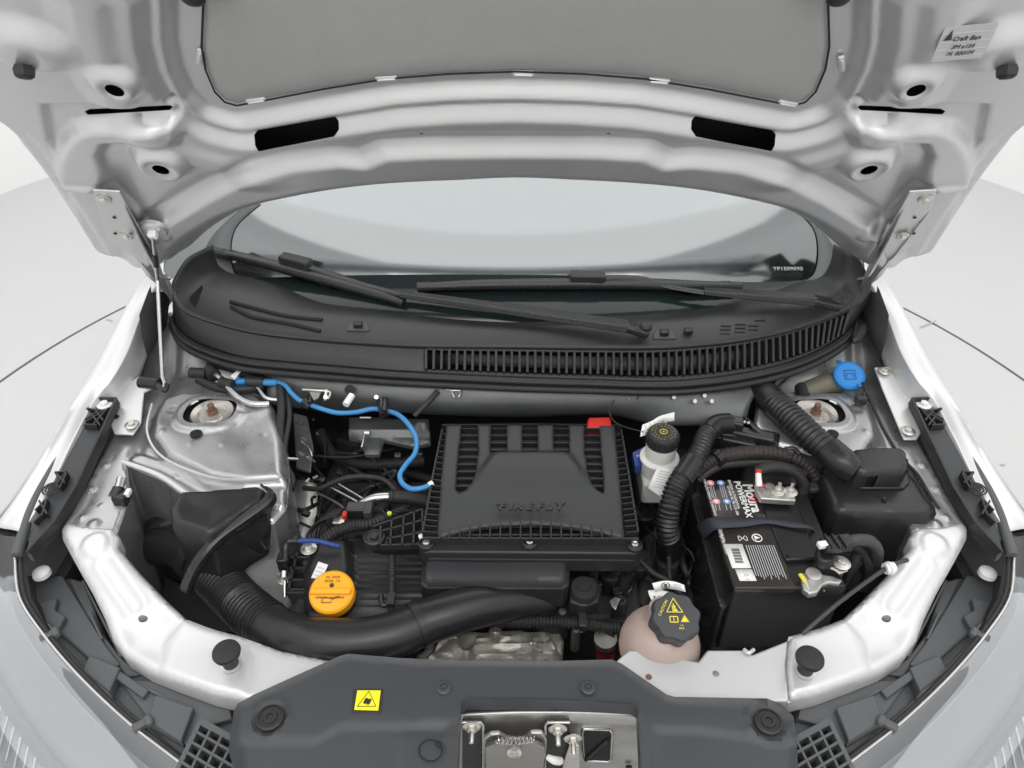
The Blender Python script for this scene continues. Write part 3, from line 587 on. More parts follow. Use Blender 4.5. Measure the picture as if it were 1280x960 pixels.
for sg in (1, -1):
    relief('inner_apron', bayo if sg > 0 else bayr, .0045, bay_h, mapm(sg), M['paint_bay'], body, holes=[oval, circ(small[:2], .007, 14)], ang=50, thick=.0, edge=.006)
    ol_ = resample([np.array(p) for p in (bayo if sg > 0 else bayr)[6:-4]], .012, False); hh_ = bay_h(ol_[:, 0], ol_[:, 1], ol_[:, 0] * 0)
    rows_ = [[np.array([p[0] * sg, p[1], h_ - a]) + np.array([0, -b, 0]) for p, h_ in zip(ol_, hh_)] for a, b in ((.005, 0), (.03, .003), (.09, .012), (.26, .03))]
    loft('apron_wall', rows_, M['paint_bay'], body, 120, .002, sub=3)
    cup = lathe('strut_cup', [(.060, .0), (.055, -.03), (.03, -.035), (.001, -.035)], SG(tc + np.array([0, 0, -.012]), sg), M['dark'], body, seg=24)
    mt = lathe('strut_mount', [(.040, -.016), (.0405, -.008), (.037, -.002), (.028, -.005), (.024, -.011), (.015, -.011), (.0135, -.003), (.001, -.003)], SG(tc + np.array([.003, 0, .002]), sg), M['zinc'], body, seg=40)
    join('strut_nut', [lathegeo([(.0105, -.006), (.0105, .003), (.009, .005)], SG(tc + np.array([.004, 0, 0]), sg), seg=6), lathegeo([(.006, 0), (.006, .017), (.004, .019)], SG(tc + np.array([.004, 0, 0]), sg), seg=14)], M['rust'], mt)
    lathe('drain_plug', [(.010, 0), (.010, .003), (.004, .005)], SG(P(245, 543, .883), sg), M['dark'], body, seg=16)
    # bright folded flange along the drop towards the wheel arch
    if sg < 0: tube('edge_roll', [PM(*q, sg) for q in ((340, 505, .868), (304, 470, .868), (268, 446, .875))], .004, M['paint_bay'], body, 8)
    fl_ = [PM(*q, sg) for q in ((154, 577, .866), (200, 594, .866), (240, 620, .864), (280, 635, .862))]
    if sg > 0: tube('folded_flange', fl_, .0035, M['paint'], body, 8, sx=1.4)
    if sg > 0: tube('sealer_bead', [PM(*q, sg) for q in ((190, 505, .886), (184, 540, .88), (203, 571, .876), (255, 594, .876), (300, 600, .876), (350, 597, .874))], .0022, M['paint'], body, 6)
    # fender
    cr = [(205, 340, 1.03), (190, 362, 1.005), (173, 398, .975), (157, 440, .95), (139, 472, .935), (117, 499, .915), (92, 545, .89), (60, 610, .865), (25, 665, .85)]
    so = [(208, 325, 1.03), (172, 362, .995), (148, 405, .965), (126, 446, .94), (103, 485, .92), (78, 530, .90), (50, 578, .875), (22, 622, .86), (-8, 664, .84)]
    crw = [PM(*q, sg) for q in cr]; sow = [PM(*q, sg) for q in so]
    inw = [p + SG((.012, -.004, -.05), sg) for p in crw]; low = [p + SG((-.035, 0, -.10), sg) for p in sow]; low2 = [p + SG((-.05, 0, -.45), sg) for p in sow]
    crin = [p + SG((.004, 0, -.006), sg) for p in crw]
    loft('fender', [inw, crin, crw, [(a + b) / 2 + np.array([0, 0, .006]) for a, b in zip(crw, sow)], sow, low, low2], M['paint'], body, 70, .002, sub=4)
    mesh('fender_gap', [PM(189, 353, 1.012, sg), PM(174, 394, .985, sg), PM(177, 420, .965, sg), PM(184, 446, .945, sg), PM(207, 408, .94, sg), PM(212, 362, .99, sg)], [(0, 1, 2, 3, 4, 5)], M['dark'], body, solid=.004)
    # plate that carries the hinge
    bk = [(1093, 459), (1112, 458), (1130, 482), (1152, 505), (1160, 515), (1158, 530), (1146, 549), (1130, 549), (1121, 528), (1104, 488)]
    if sg > 0: bk = [(1286 - a, b) for a, b in [(1112, 470), (1128, 480), (1148, 497), (1154, 516), (1149, 528), (1143, 542), (1120, 543), (1110, 528), (1106, 490), (1096, 485)]]
    f_ = lambda py: .912 - (py - 459) * .0004
    hp_ = prism('hinge_plate', [P(a, b, f_(b)) for a, b in bk], M['paint'], body, .004, bevel=.0015)
    bl_ = [(165, 531)] if sg > 0 else [(1105, 464), (1135, 539)]
    for (a, b) in bl_: bolt(P(a, b, f_(b) + .002), body, r=.0065)
    hx = (145, 521) if sg > 0 else (1154, 530)
    lathe('slot_hole', [(.0055, 0), (.005, .0012)], P(hx[0], hx[1], f_(hx[1]) + .0015), M['dark'], hp_, seg=12)
    # support arm
    zA = lambda X, Y: .795 + .050 * ss(.22, .44, Y)
    def az(px, py): return .80 + .04 * max(0, min(1, (790 - py) / 130))
    ol = [(76, 662), (84, 652), (110, 658), (143, 660), (150, 672), (148, 684), (172, 712), (205, 745), (228, 766), (234, 772), (262, 783), (300, 793), (350, 810), (400, 820), (436, 826), (440, 845), (352, 880), (330, 878), (310, 874), (262, 863), (215, 846), (180, 832), (152, 814), (138, 795), (128, 768), (112, 735), (92, 700), (77, 672)]
    if sg < 0: ol = [q for q in ol if q[0] < 301] + []; ol = ol[:ol.index((300, 793)) + 1] + [(304, 830), (300, 872)] + ol[ol.index((300, 793)) + 1:]
    arm_o = [tuple(P(a, b, az(a, b))[:2]) for a, b in ol]
    cc = P(120, 684, az(0, 684)); g0 = P(133, 706, az(0, 706)); g1 = P(170, 758, az(0, 758)); hole = P(178, 772, az(0, 772)); plate = xy([(232, 776), (300, 795), (312, 820), (306, 868), (200, 842), (205, 800)], .80)
    inner_edge = [tuple(P(a, b, az(a, b))[:2]) for a, b in [(234, 772), (262, 783), (300, 793), (350, 810), (400, 820), (436, 826)]]
    saddle = xy([(150, 780), (205, 765), (232, 776), (205, 830), (150, 815)], .80)
    def arm_h(X, Y, E):
        h = .004 * (1 - ss(.018, .022, np.hypot(X - cc[0], Y - cc[1]))) - .0022 * (1 - ss(.004, .014, dline([g0, g1], X, Y)))
        h += .002 * (1 - ss(.012, .024, dline([g0, g1], X, Y)))
        h += .002 * (1 - ss(-.002, .002, sd(plate, X, Y))) - .004 * (1 - ss(-.025, .006, sd(saddle, X, Y)))
        h += .006 * (1 - ss(.001, .004, dline(inner_edge if sg > 0 else inner_edge[:3], X, Y)))
        return h
    hl = circ(hole[:2], .006, 14, 1.2, .8)
    relief('support_arm', arm_o, .005, arm_h, (lambda s_: lambda X, Y, h: np.stack([X * s_, Y, zA(X, Y) + h], 1))(sg), M['paint'], body, holes=[hl], thick=.026, edge=.010, ang=50)
# gap filling deck below the right arm towards the coolant tank
deck = [(770, 826), (786, 812), (810, 814), (846, 822), (873, 827), (884, 812), (932, 812), (940, 818), (960, 810), (985, 800), (982, 830), (986, 876), (840, 880), (800, 850)]
dk = prism('front_crossmember', PP(deck, .796), M['paint'], body, .03, bevel=.003)
for (px, py, m_) in ((811, 846, 'rust'), (895, 842, 'zinc_dark')): lathe('weld_nut_hole', [(.0045, 0), (.0035, .001)], P(px, py, .797), M[m_], dk, seg=12)
tube('hole_rim', [P(930, 812, .80), P(936, 816, .802), P(942, 812, .80)], .003, M['paint'], dk, 8)
# dark depths
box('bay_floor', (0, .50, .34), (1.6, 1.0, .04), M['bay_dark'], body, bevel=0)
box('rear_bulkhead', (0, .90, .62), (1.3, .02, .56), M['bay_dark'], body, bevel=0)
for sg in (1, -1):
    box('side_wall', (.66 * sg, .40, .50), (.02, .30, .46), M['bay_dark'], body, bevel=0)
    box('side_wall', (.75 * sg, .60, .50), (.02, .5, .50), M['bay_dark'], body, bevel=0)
    tube('frame_rail', [SG(v, sg) for v in ((-.40, .20, .56), (-.385, .42, .60), (-.37, .60, .62), (-.36, .80, .62))], [.045, .045, .04, .04], M['paint_dull_shade'], body, 14, sx=.8)
# plenum wall under the cowl
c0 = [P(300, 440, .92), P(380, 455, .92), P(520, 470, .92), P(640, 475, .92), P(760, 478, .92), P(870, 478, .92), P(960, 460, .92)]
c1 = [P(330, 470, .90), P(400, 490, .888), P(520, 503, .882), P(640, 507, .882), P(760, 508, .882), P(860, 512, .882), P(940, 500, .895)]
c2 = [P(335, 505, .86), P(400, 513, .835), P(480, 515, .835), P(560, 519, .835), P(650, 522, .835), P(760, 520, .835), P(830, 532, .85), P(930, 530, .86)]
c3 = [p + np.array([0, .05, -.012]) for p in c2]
loft('plenum_wall', [c0, c1, c2, c3], M['paint_dull_shade'], body, 80, .002, sub=6)  # silver sheet, its colour darkened to stand for shade below the cowl
lathe('plenum_hole', [(.0095, 0), (.009, .001)], P(437, 487, .905), M['dark'], body, axis=(0, -.6, .8), seg=16)
for (a, b) in ((407, 497), (470, 497), (840, 497), (878, 495), (887, 502), (866, 502)):
    tube('weld_stud', [P(a, b, .90), P(a, b, .90) + np.array([.002, -.006, .006])], .004, M['zinc'], body, 8)
# ------------------------------------------------------------------ front black shroud panel
sh = thing('front_shroud', 'flat black plastic shroud across the nose around the latch opening', 'panel', P(640, 900, .8))
so_ = [(293, 893), (298, 882), (318, 871), (370, 848), (425, 824), (436, 821), (500, 827), (560, 830), (640, 831), (700, 831), (764, 829), (776, 834), (832, 872), (842, 875), (958, 876), (978, 884), (991, 898), (996, 925), (1000, 990), (940, 1040), (340, 1040), (300, 985), (286, 940)]
hole_l = [(576, 884), (582, 879), (640, 878), (720, 880), (790, 884), (797, 889), (799, 930), (803, 1000), (571, 1000), (574, 930)]
shp = xy(so_, .80); hlp = xy(hole_l, .80)
stepA = xy([(300, 925), (395, 925), (425, 908), (560, 908), (560, 1100), (300, 1100)], .80); stepB = xy([(815, 912), (870, 912), (1010, 930), (1010, 1100), (815, 1100)], .80)
padp = xy([(528, 842), (572, 842), (574, 904), (526, 904)], .80); padq = xy([(718, 844), (752, 844), (754, 868), (716, 868)], .80); padr = xy([(500, 918), (572, 918), (572, 975), (500, 975)], .80)
def sh_h(X, Y, E):
    h = .003 * (1 - ss(.0, .003, np.abs(E - .006))) * 0 + .004 * (1 - ss(.002, .006, E)) - .010 * ss(.12, .02, Y) * 0
    h -= .004 * (1 - ss(-.006, .004, sd(stepA, X, Y))) + .004 * (1 - ss(-.006, .004, sd(stepB, X, Y)))
    for q, a in ((padp, .0012), (padq, -.0012), (padr, .0015)): h += a * (1 - ss(-.001, .002, sd(q, X, Y)))
    h += .003 * (1 - ss(.002, .004, dline(hlp, X, Y, True)))
    for (px, py, r0) in ((338, 898, .024), (960, 903, .026)):
        c = P(px, py, .80); d = np.hypot(X - c[0], Y - c[1]); h += .003 * np.exp(-((d - r0) / .003) ** 2) - .002 * (1 - ss(r0 - .004, r0, d))
    return h
relief('shroud_sheet', shp, .006, sh_h, lambda X, Y, h: np.stack([X, Y, .800 + h - .10 * np.clip(.13 - Y, 0, 1) ** 1.2 + .006 * (1 - (X / .4) ** 2)], 1), M['plastic_grey'], sh, holes=[hlp], thick=.02, ang=45)
def shz(px, py, off=0):
    return PF(px, py, lambda x, y: .800 + off - .10 * max(0, .13 - y) ** 1.2 + .006 * (1 - (x / .4) ** 2))
for (a, b) in ((338, 898), (960, 903)):
    pp = lathe('push_pin', [(.018, -.001), (.018, .003), (.015, .0045), (.0145, .003), (.010, .003), (.009, .005), (.005, .005), (.0045, .003), (.001, .003)], shz(a, b, .001), M['rubber'], sh, seg=32)
for (a, b) in ((555, 860), (735, 860)):
    lathe('push_pin', [(.0105, -.001), (.0105, .002), (.008, .0035), (.0055, .0035), (.005, .002), (.003, .002), (.0025, .0035), (.001, .0035)], shz(a, b, .001), M['plastic_grey'], sh, seg=26)
rp = [shz(538 + 14.5 * math.cos(t), 938 + 14.5 * math.sin(t) * .93, .003) for t in np.linspace(0, 2 * math.pi, 24)]
tube('molded_ring', rp, .0009, M['dark'], sh, 6, 1)
tube('molded_ring', [shz(548 + 4 * math.cos(t), 930 + 4 * math.sin(t), .003) for t in np.linspace(0, 2 * math.pi, 10)], .0007, M['dark'], sh, 6, 1)
sc0 = [shz(*q, .0012) for q in ((447, 864), (476, 864), (473, 889), (443, 888))]
q0 = [shz(*q, .0002) for q in ((442, 861), (479, 861), (477, 892), (439, 891))]
prism('sticker_recess', [p + np.array([0, 0, .0012]) for p in q0], M['print_dark'], sh, .002, bevel=.001)
stk = prism('fan_warning_sticker', [p + np.array([0, 0, .0020]) for p in sc0], M['yellow'], sh, .001, bevel=0)
cS = sum(sc0) / 4 + np.array([0, 0, .0024])
tri = [cS + np.array(v) for v in ((-.0125, -.009, 0), (.0125, -.009, 0), (0, .0125, 0))]
join('warning_triangle', [bargeo(tri[i], tri[(i + 1) % 3], .0008, .0004) for i in range(3)], M['print_dark'], stk)
fg = []
for k in range(4):
    t = k * math.pi / 2 + .5; c = cS + np.array([math.cos(t) * .0032, math.sin(t) * .0026 - .002, .0002]); fg.append(lathegeo([(.0026, 0), (.0026, .0003)], c, seg=8))
fg.append(lathegeo([(.0012, 0), (.0012, .0005)], cS + np.array([0, -.002, .0002]), seg=8))
join('fan_symbol', fg, M['print_dark'], stk)
# ------------------------------------------------------------------ latch
lt = thing('hood_latch', 'metal hood latch with spring bolted inside the silver nose recess', 'latch', PY(655, 930, .12))
yF = .150
def F_(px, py, dy=0): return PY(px, py, yF - dy)
r0 = [F_(570, 884, -.015), F_(640, 880, -.015), F_(720, 882, -.015), F_(804, 887, -.015)]
loft('recess_plate', [[p + np.array([0, .012, .002]) for p in r0], r0, [F_(568, 893, .004), F_(640, 890, .004), F_(720, 890, .004), F_(806, 894, .004)], [F_(567, 903, .006), F_(640, 901, .006), F_(720, 902, .006), F_(808, 906, .006)], [F_(566, 925), F_(640, 925), F_(720, 925), F_(810, 925)], [F_(560, 1010), F_(640, 1010), F_(720, 1010), F_(815, 1010)]], M['alu'], lt, 40, .003, sub=6)
for (x0, x1, y0, y1) in ((578, 604, 903, 1000), (682, 712, 903, 1000)):
    pl_ = [F_(x0, y0, .012), F_(x1, y0, .012), F_(x1, y1, .014), F_(x0, y1, .014)]
    prism('latch_bracket', pl_, M['bay_dark'], lt, .008, (0, 1, 0), .001)
    xx = x1 if x0 < 600 else x0
    tube('bracket_lip', [F_(x0 if x0 < 600 else x1, y0, .014), F_(xx - (3 if x0 < 600 else -3), y0, .014), F_(xx, y0 + 3, .015), F_(xx, y1, .016)], .0022, M['steel'], lt, 8, 1)
for (a, b) in ((590, 908), (697, 911), (716, 923)):
    c = F_(a, b, .016)
    join('bolt', boltgeo(c, (0, -1, .0), .0068, .007) + [lathegeo([(.0035, 0), (.0035, .022), (.003, .023)], c, (0, -1, 0), 12)], M['zinc'], lt)
lp = [(604, 925), (612, 919), (624, 918), (634, 924), (646, 926), (656, 924), (664, 917), (678, 917), (684, 926), (682, 960), (604, 960)]
prism('latch_plate', [F_(a, b, .022) for a, b in lp], M['alu'], lt, .007, (0, 1, 0), .002)
prism('latch_cover', [F_(a, b, .034) for a, b in ((606, 936), (620, 930), (643, 932), (666, 929), (682, 936), (680, 975), (606, 975))], M['zinc_dark'], lt, .008, (0, 1, 0), .002)
lathe('latch_pivot', [(.010, 0), (.010, .006), (.006, .008), (.005, .004), (.001, .004)], F_(643, 937, .036), M['zinc'], lt, axis=(0, -1, .3), seg=20)
hx_ = []; a0, a1 = F_(622, 925, .030), F_(668, 924, .030)
for k in range(9 * 8 + 1): t = k / 8; f = k / 72; hx_.append(a0 * (1 - f) + a1 * f + np.array([0, .005 * math.cos(2 * math.pi * t), .005 * math.sin(2 * math.pi * t)]))
tube('coil_spring', hx_, .0012, M['steel'], lt, 6, 1)
tube('cable_end', [F_(684, 946, .03), F_(692, 950, .034), F_(700, 951, .03)], [.004, .006, .006], M['white_label'], lt, 8, 2)
prism('release_lever', [F_(a, b, .02) for a, b in ((712, 932), (724, 932), (726, 965), (700, 975), (704, 955))], M['zinc'], lt, .004, (0, 1, 0), .001)
op = [F_(a, b, .004) for a, b in ((730, 911), (762, 912), (765, 916), (764, 948), (760, 952), (734, 951), (730, 947), (728, 916))]
prism('square_opening', op, M['dark'], lt, .003, (0, 1, 0), .001)
tube('opening_rim', op + [op[0]], .0022, M['steel'], lt, 8, 1)
tube('inner_cable', [F_(732, 950, .006), F_(748, 935, .006), F_(760, 925, .006)], .003, M['rubber'], lt, 8, 3)
lathe('bolt_hole', [(.005, 0), (.005, .001)], F_(786, 958, .004), M['dark'], lt, axis=(0, -1, 0), seg=12)
box('grille_depth', (0, .17, .54), (.6, .02, .36), M['bay_dark'], lt, bevel=0)
# ------------------------------------------------------------------ rubber buffers on the arms
for (a, b, c, d, sd_) in ((282, 806, 289, 830, 'left arm, near the black intake hose'), (1010, 812, 1006, 838, 'right arm, near the thin release cable')):
    base = P(c, d, .80)
    t = thing('rubber_buffer', 'round black rubber hood buffer on the ' + sd_, 'hood buffer', base, 'hood buffers')
    lathe('buffer', [(.010, -.004), (.011, .0), (.0105, .014), (.0115, .020), (.018, .024), (.0195, .029), (.0185, .033), (.012, .035), (.001, .0345)], base, M['rubber'], t, seg=36)
    lathe('washer', [(.014, 0), (.014, .0015), (.010, .002)], base, M['paint'], t, seg=24)
# ------------------------------------------------------------------ headlights, seals, brackets
for sg, wd in ((1, 'left'), (-1, 'right')):
    Q = lambda a, b, z: PM(a, b, z, sg)
    br = thing('fender_bracket', 'long black plastic brace with lattice ends along the %s fender' % wd, 'bracket', Q(90, 600, .86), 'fender braces')
    bz = lambda py: .912 - (py - 500) * .00034
    B = lambda a, b, o=0: Q(a, b, bz(b) + o)
    basep = [(104, 504), (110, 499), (146, 499), (148, 504), (122, 556), (96, 612), (70, 655), (38, 692), (32, 690), (40, 662), (62, 616), (84, 572), (99, 545), (108, 525)]
    prism('brace_web', [B(a, b, -.010) for a, b in basep], M['plastic_grey'], br, .02, bevel=.001)
    prism('brace_wall', [B(a, b, 0) for a, b in ((146, 499), (148, 504), (122, 556), (96, 612), (70, 655), (40, 692), (34, 698), (30, 745), (75, 700), (104, 620), (128, 560), (136, 535), (132, 527))], M['battery_case'], br, .004, (0, 0, -1), .001) if False else None
    rim = [(147, 501), (122, 556), (96, 612), (70, 655), (37, 692)]
    for i in range(len(rim) - 1): mesh('brace_rib', *bargeo(B(*rim[i], -.004), B(*rim[i + 1], -.004), .0035, .016), M['plastic'], br)
    rim2 = [(147, 501), (109, 500), (106, 506), (112, 512)]
    for i in range(len(rim2) - 1): mesh('brace_rib', *bargeo(B(*rim2[i], -.004), B(*rim2[i + 1], -.004), .0035, .014), M['plastic'], br)
    # lattice: diagonals
    for (a, b) in (((112, 514), (132, 516)), ((106, 533), (122, 534)), ((112, 516), (126, 534)), ((120, 515), (130, 528)), ((134, 514), (108, 530)), ((126, 515), (108, 527)), ((137, 512), (117, 534)), ((85, 593), (76, 612)), ((72, 594), (82, 606)), ((74, 606), (84, 592)), ((60, 626), (54, 646)), ((50, 628), (60, 645)), ((46, 640), (58, 628)), ((44, 655), (56, 643)), ((85, 592), (70, 593))):
        mesh('lattice_rib', *bargeo(B(*a, -.004), B(*b, -.004), .0028, .012), M['plastic'], br)
    c = B(66, 614, -.008)
    for r_ in (.0045, .009, .0135): tube('boss_ring', [c + np.array([r_ * math.cos(t), r_ * math.sin(t), .006]) for t in np.linspace(0, 2 * math.pi, 20)], .0014, M['plastic'], br, 6, 1)
    join('bolt', boltgeo(B(131, 506, -.006), (0, 0, 1), .007, .006), M['clip_white'], br)
    tube('hook', [B(112, 512), B(106, 509), B(107, 503), B(113, 505)], .003, M['plastic'], br, 8)
    # outer edge rail of the lamp
    hl_ = thing('headlight', 'clear headlight wrapping round the %s front corner of the car' % wd, 'headlight', Q(60, 850, .72), 'headlights')
    chrome = [(91, 535, .885), (63, 588, .868), (36, 642, .850), (19, 697, .832), (24, 745, .815), (52, 790, .80), (96, 842, .785), (158, 901, .77), (222, 951, .76), (300, 1010, .745)]
    cw_ = [Q(*q) for q in chrome]
    tube('edge_trim', cw_[3:], .0024, M['steel'], hl_, 8)
    tube('lens_seal', [p + SG((.006, .002, -.003), sg) for p in cw_[3:]], .0036, M['rubber'], hl_, 8)
    tube('upper_seal', [p + SG((.004, .001, .004), sg) for p in cw_[:4]], .0085, M['lens_housing'], hl_, 10)
    o1 = [(84, 536, .88), (53, 588, .864), (24, 642, .846), (4, 696, .83), (-2, 752, .812), (20, 806, .795), (62, 866, .777), (120, 930, .76), (190, 990, .745), (250, 1040, .73)]
    o2 = [(76, 540, .872), (42, 590, .852), (6, 645, .832), (-40, 696, .818), (-70, 770, .80), (-56, 856, .778), (-12, 940, .76), (50, 1020, .74), (130, 1090, .72), (200, 1140, .70)]
    o3 = [(70, 542, .82), (30, 600, .79), (-20, 660, .78), (-130, 720, .77), (-200, 820, .75), (-190, 960, .72), (-130, 1090, .69), (-50, 1200, .66), (60, 1290, .64), (170, 1330, .62)]
    w1, w2, w3 = [[Q(*q) for q in o] for o in (o1, o2, o3)]
    w2 = [p + np.array([0, 0, .004]) for p in w2]
    loft('lens', [cw_, w1, w2, w3], M['lens_clear'], hl_, 60, .002, sub=6)
    def off(c_, v): return [p + SG(v, sg) for p in c_]
    # inside of the lamp
    e0 = off(cw_, (0, 0, -.006)); e1 = off(w1, (.004, .0, -.018)); e2 = [a * .5 + b * .5 + SG((.006, .006, -.026), sg) for a, b in zip(w1, w2)]; em_ = [a * .45 + b * .55 for a, b in zip(e0, e1)]
    loft('inner_band', [e0, em_], M['lens_mid'], hl_, 60, .002)
    loft('inner_bezel', [em_, e1, e2], M['lens_bezel'], hl_, 60, .002, sub=3)
    r2 = [a * .5 + b * .5 + SG((.006, .006, -.027), sg) for a, b in zip(w1, w2)]; r3 = off(w2, (.004, .006, -.030)); r2b = [a * .60 + b * .40 for a, b in zip(r2, r3)]
    loft('inner_band', [r2, r2b], M['lens_mid'], hl_, 60, .002)
    loft('reflector', [r2b, r3, [a * .6 + b * .4 + SG((.01, .01, -.03), sg) for a, b in zip(w2, w3)], off(w3, (.0, .0, -.02))], M['lens_bezel'], hl_, 60, .002, sub=3)
    ra_, rb2 = crom(r2b, 12), crom(r3, 12)
    for k in range(18):
        i_ = 62 + k * 2
        if i_ < len(ra_): mesh('reflector_flute', *bargeo(ra_[i_] + np.array([0, 0, .004]), rb2[min(i_ + 3, len(rb2) - 1)] + np.array([0, 0, .004]), .0022, .003), M['steel'], hl_)
    for (a, b) in ((26, 690), (60, 797), (176, 908)):
        p = Q(a, b, .815 - (b - 690) * .00022)
        gg = [boxgeo(p, (.020, .016, .012), frame((.6 * sg, -.8, 0))), boxgeo(p + SG((.010, .006, .004), sg), (.010, .012, .016), frame((.6 * sg, -.8, 0)))]
        join('seal_clip', gg, M['lens_housing'], hl_, bevel=.003)
    # housing between lens and arm
    hs = [(33, 720), (52, 716), (104, 727), (118, 762), (128, 792), (150, 822), (186, 846), (232, 868), (292, 880), (292, 900), (300, 940), (250, 962), (214, 934), (158, 888), (100, 832), (58, 786), (38, 748)]
    prism('lamp_housing', [Q(a, b, .745) for a, b in hs], M['lens_housing'], hl_, .06, bevel=.002)
    for pg_, zz_ in (([(44, 722), (78, 719), (132, 806), (150, 830), (128, 838), (62, 778), (46, 748)], .757), ([(86, 722), (104, 727), (118, 762), (128, 792), (150, 820), (176, 842), (158, 846), (116, 790)], .752), ([(50, 752), (72, 747), (68, 762), (82, 770), (72, 786), (58, 778)], .768), ([(112, 818), (150, 834), (136, 864), (102, 840)], .768), ([(150, 850), (196, 850), (286, 880), (290, 898), (262, 906), (238, 934), (186, 900)], .756), ([(194, 868), (242, 884), (226, 926), (184, 900)], .768), ([(132, 838), (150, 838), (186, 862), (178, 872)], .764)):
        prism('housing_step', [Q(a, b, zz_) for a, b in pg_], M['lens_housing'], hl_, .03, bevel=.002)
    for (a, b) in (((112, 765), (128, 800)), ((130, 834), (226, 884)), ((104, 727), (152, 822))):
        mesh('housing_rib', *bargeo(Q(*a, .760), Q(*b, .756), .003, .008), M['lens_housing'], hl_)
    lathe('adjuster_cap', [(.014, 0), (.013, .007), (.008, .010), (.001, .011)], Q(53, 718, .78), M['white_label'], hl_, seg=18)
    # lattice corner pad
    lc = thing('corner_lattice', 'square black plastic lattice at the %s end of the nose shroud' % wd, 'lattice', Q(280, 940, .77), 'corner lattices')
    co = [(252, 904), (266, 906), (334, 948), (330, 990), (296, 1012), (226, 985)]
    prism('lattice_tray', [Q(a, b, .766) for a, b in co], M['battery_case'], lc, .03, bevel=.001)
    A0, A1, B0, B1 = np.array((252, 905)), np.array((336, 950)), np.array((222, 968)), np.array((300, 1020))
    for k in range(7):
        f = k / 6; mesh('lattice_rib', *bargeo(Q(*(A0 * (1 - f) + A1 * f), .775), Q(*(B0 * (1 - f) + B1 * f), .773), .0032 if 0 < k < 6 else .006, .016), M['lens_housing'], lc)
    for k in range(6):
        f = k / 5; mesh('lattice_rib', *bargeo(Q(*(A0 * (1 - f) + B0 * f), .775), Q(*(A1 * (1 - f) + B1 * f), .775), .0032 if k else .008, .016), M['lens_housing'], lc)
# ------------------------------------------------------------------ ENGINE COVER / AIR BOX
X1 = np.array([1., 0, 0]); Y1 = np.array([0, 1., 0]); Z1 = np.array([0, 0, 1.])
ab = thing('air_box', 'black engine cover with raised FIREFLY lettering and slotted top', 'engine cover', P(664, 620, .84))
zc = .868
cov = [(558, 533), (577, 533), (574, 560), (571, 590), (570, 611), (574, 615), (582, 611), (589, 603), (594, 590), (598, 565), (597, 533), (614, 533), (613, 566), (633, 567), (634, 533), (653, 533), (653, 565), (672, 565), (672, 533), (692, 533), (692, 566), (712, 566), (711, 533), (730, 533), (731, 565), (735, 590), (740, 603), (747, 611), (754, 615), (755, 610), (753, 580), (749, 533), (768, 533), (774, 590), (781, 666), (776, 669), (750, 662), (719, 657), (690, 654), (663, 653), (635, 654), (605, 656), (575, 662), (551, 668), (546, 664), (552, 590)]
covp = xy(cov, zc)
dome = xy([(612, 570), (622, 566), (706, 566), (716, 570), (728, 586), (738, 606), (760, 632), (760, 700), (566, 700), (568, 632), (590, 606), (600, 586)], zc)
def cov_h(X, Y, E): return .011 * (1 - ss(-.016, .004, sd(dome, X, Y))) * (1 - ss(.44, .52, -Y + .98)) + .002 * np.cos(X * 8)
def cmap(X, Y, h): return np.stack([X, Y, zc + h + (Y - .52) * .03], 1)
relief('cover_plate', covp, .0042, cov_h, cmap, M['plastic_cover'], ab, thick=.006, edge=.003, ang=50)
# tray under it
tr = [(556, 529), (774, 529), (785, 600), (797, 664), (800, 684), (796, 692), (530, 690), (525, 684), (529, 664), (545, 600)]
prism('tray', PP(tr, .846), M['plastic'], ab, .045, bevel=.003)
for pth in ([(553, 540), (541, 600), (529, 668)], [(776, 540), (786, 600), (797, 668)], [(529, 676), (662, 677), (798, 677)], [(553, 535), (664, 534), (776, 535)]):
    for i in range(len(pth) - 1): mesh('tray_rim', *bargeo(P(*pth[i], .853), P(*pth[i + 1], .853), .003, .016), M['plastic'], ab)
for k in range(18):      # ladder rungs at both sides
    f = k / 17; y = 545 + f * 122
    for s_ in (0, 1):
        xo = (552 - 23 * f) if not s_ else (777 + 20 * f); xi = (560 - 13 * f) if not s_ else (767 + 14 * f)
        mesh('ladder_rib', *bargeo(P(xo, y, .856), P(xi, y + 1.5, .860), .0022, .012), M['plastic'], ab)
for k in range(19):      # vertical ribs in front
    x = 549 + k * 12.7; yt = 654 + abs(x - 663) ** 2 / 118 ** 2 * 11
    mesh('front_rib', *bargeo(P(x - (x - 663) * .01, yt + 1, .860), P(x, 676, .856), .0024, .013), M['plastic'], ab)
mesh('front_rail', *bargeo(P(552, 671, .853), P(776, 671, .853), .003, .010), M['plastic'], ab)
for (x0, x1, n_, dx) in ((576, 598, 9, -.6), (613, 634, 4, 0), (653, 672, 4, 0), (692, 712, 4, 0), (730, 750, 9, .5)):
    for k in range(n_): mesh('slot_rib', *bargeo(P(x0 + dx * k - 1, 538 + k * 9, .858), P(x1 + dx * k + 1, 538 + k * 9, .858), .0022, .010), M['plastic'], ab)
for (a, b) in ((533, 682), (662, 681), (793, 684)):
    bs = lathe('screw_boss', [(.012, -.03), (.0125, .006), (.010, .009), (.009, .005), (.001, .005)], P(a, b, .845), M['plastic'], ab, seg=24)
    join('torx_screw', [lathegeo([(.0055, .004), (.0055, .009), (.004, .011), (.002, .0095), (.001, .0095)], P(a, b, .845), seg=18)], M['zinc'], bs)
lw = prism('front_wall', PP([(530, 688), (798, 688), (802, 696), (790, 700), (534, 698)], .832), M['plastic'], ab, .03, bevel=.003)
mesh('tray_lip', *bargeo(P(720, 699, .83), P(778, 699, .83), .003, .004), M['plastic_grey'], ab)
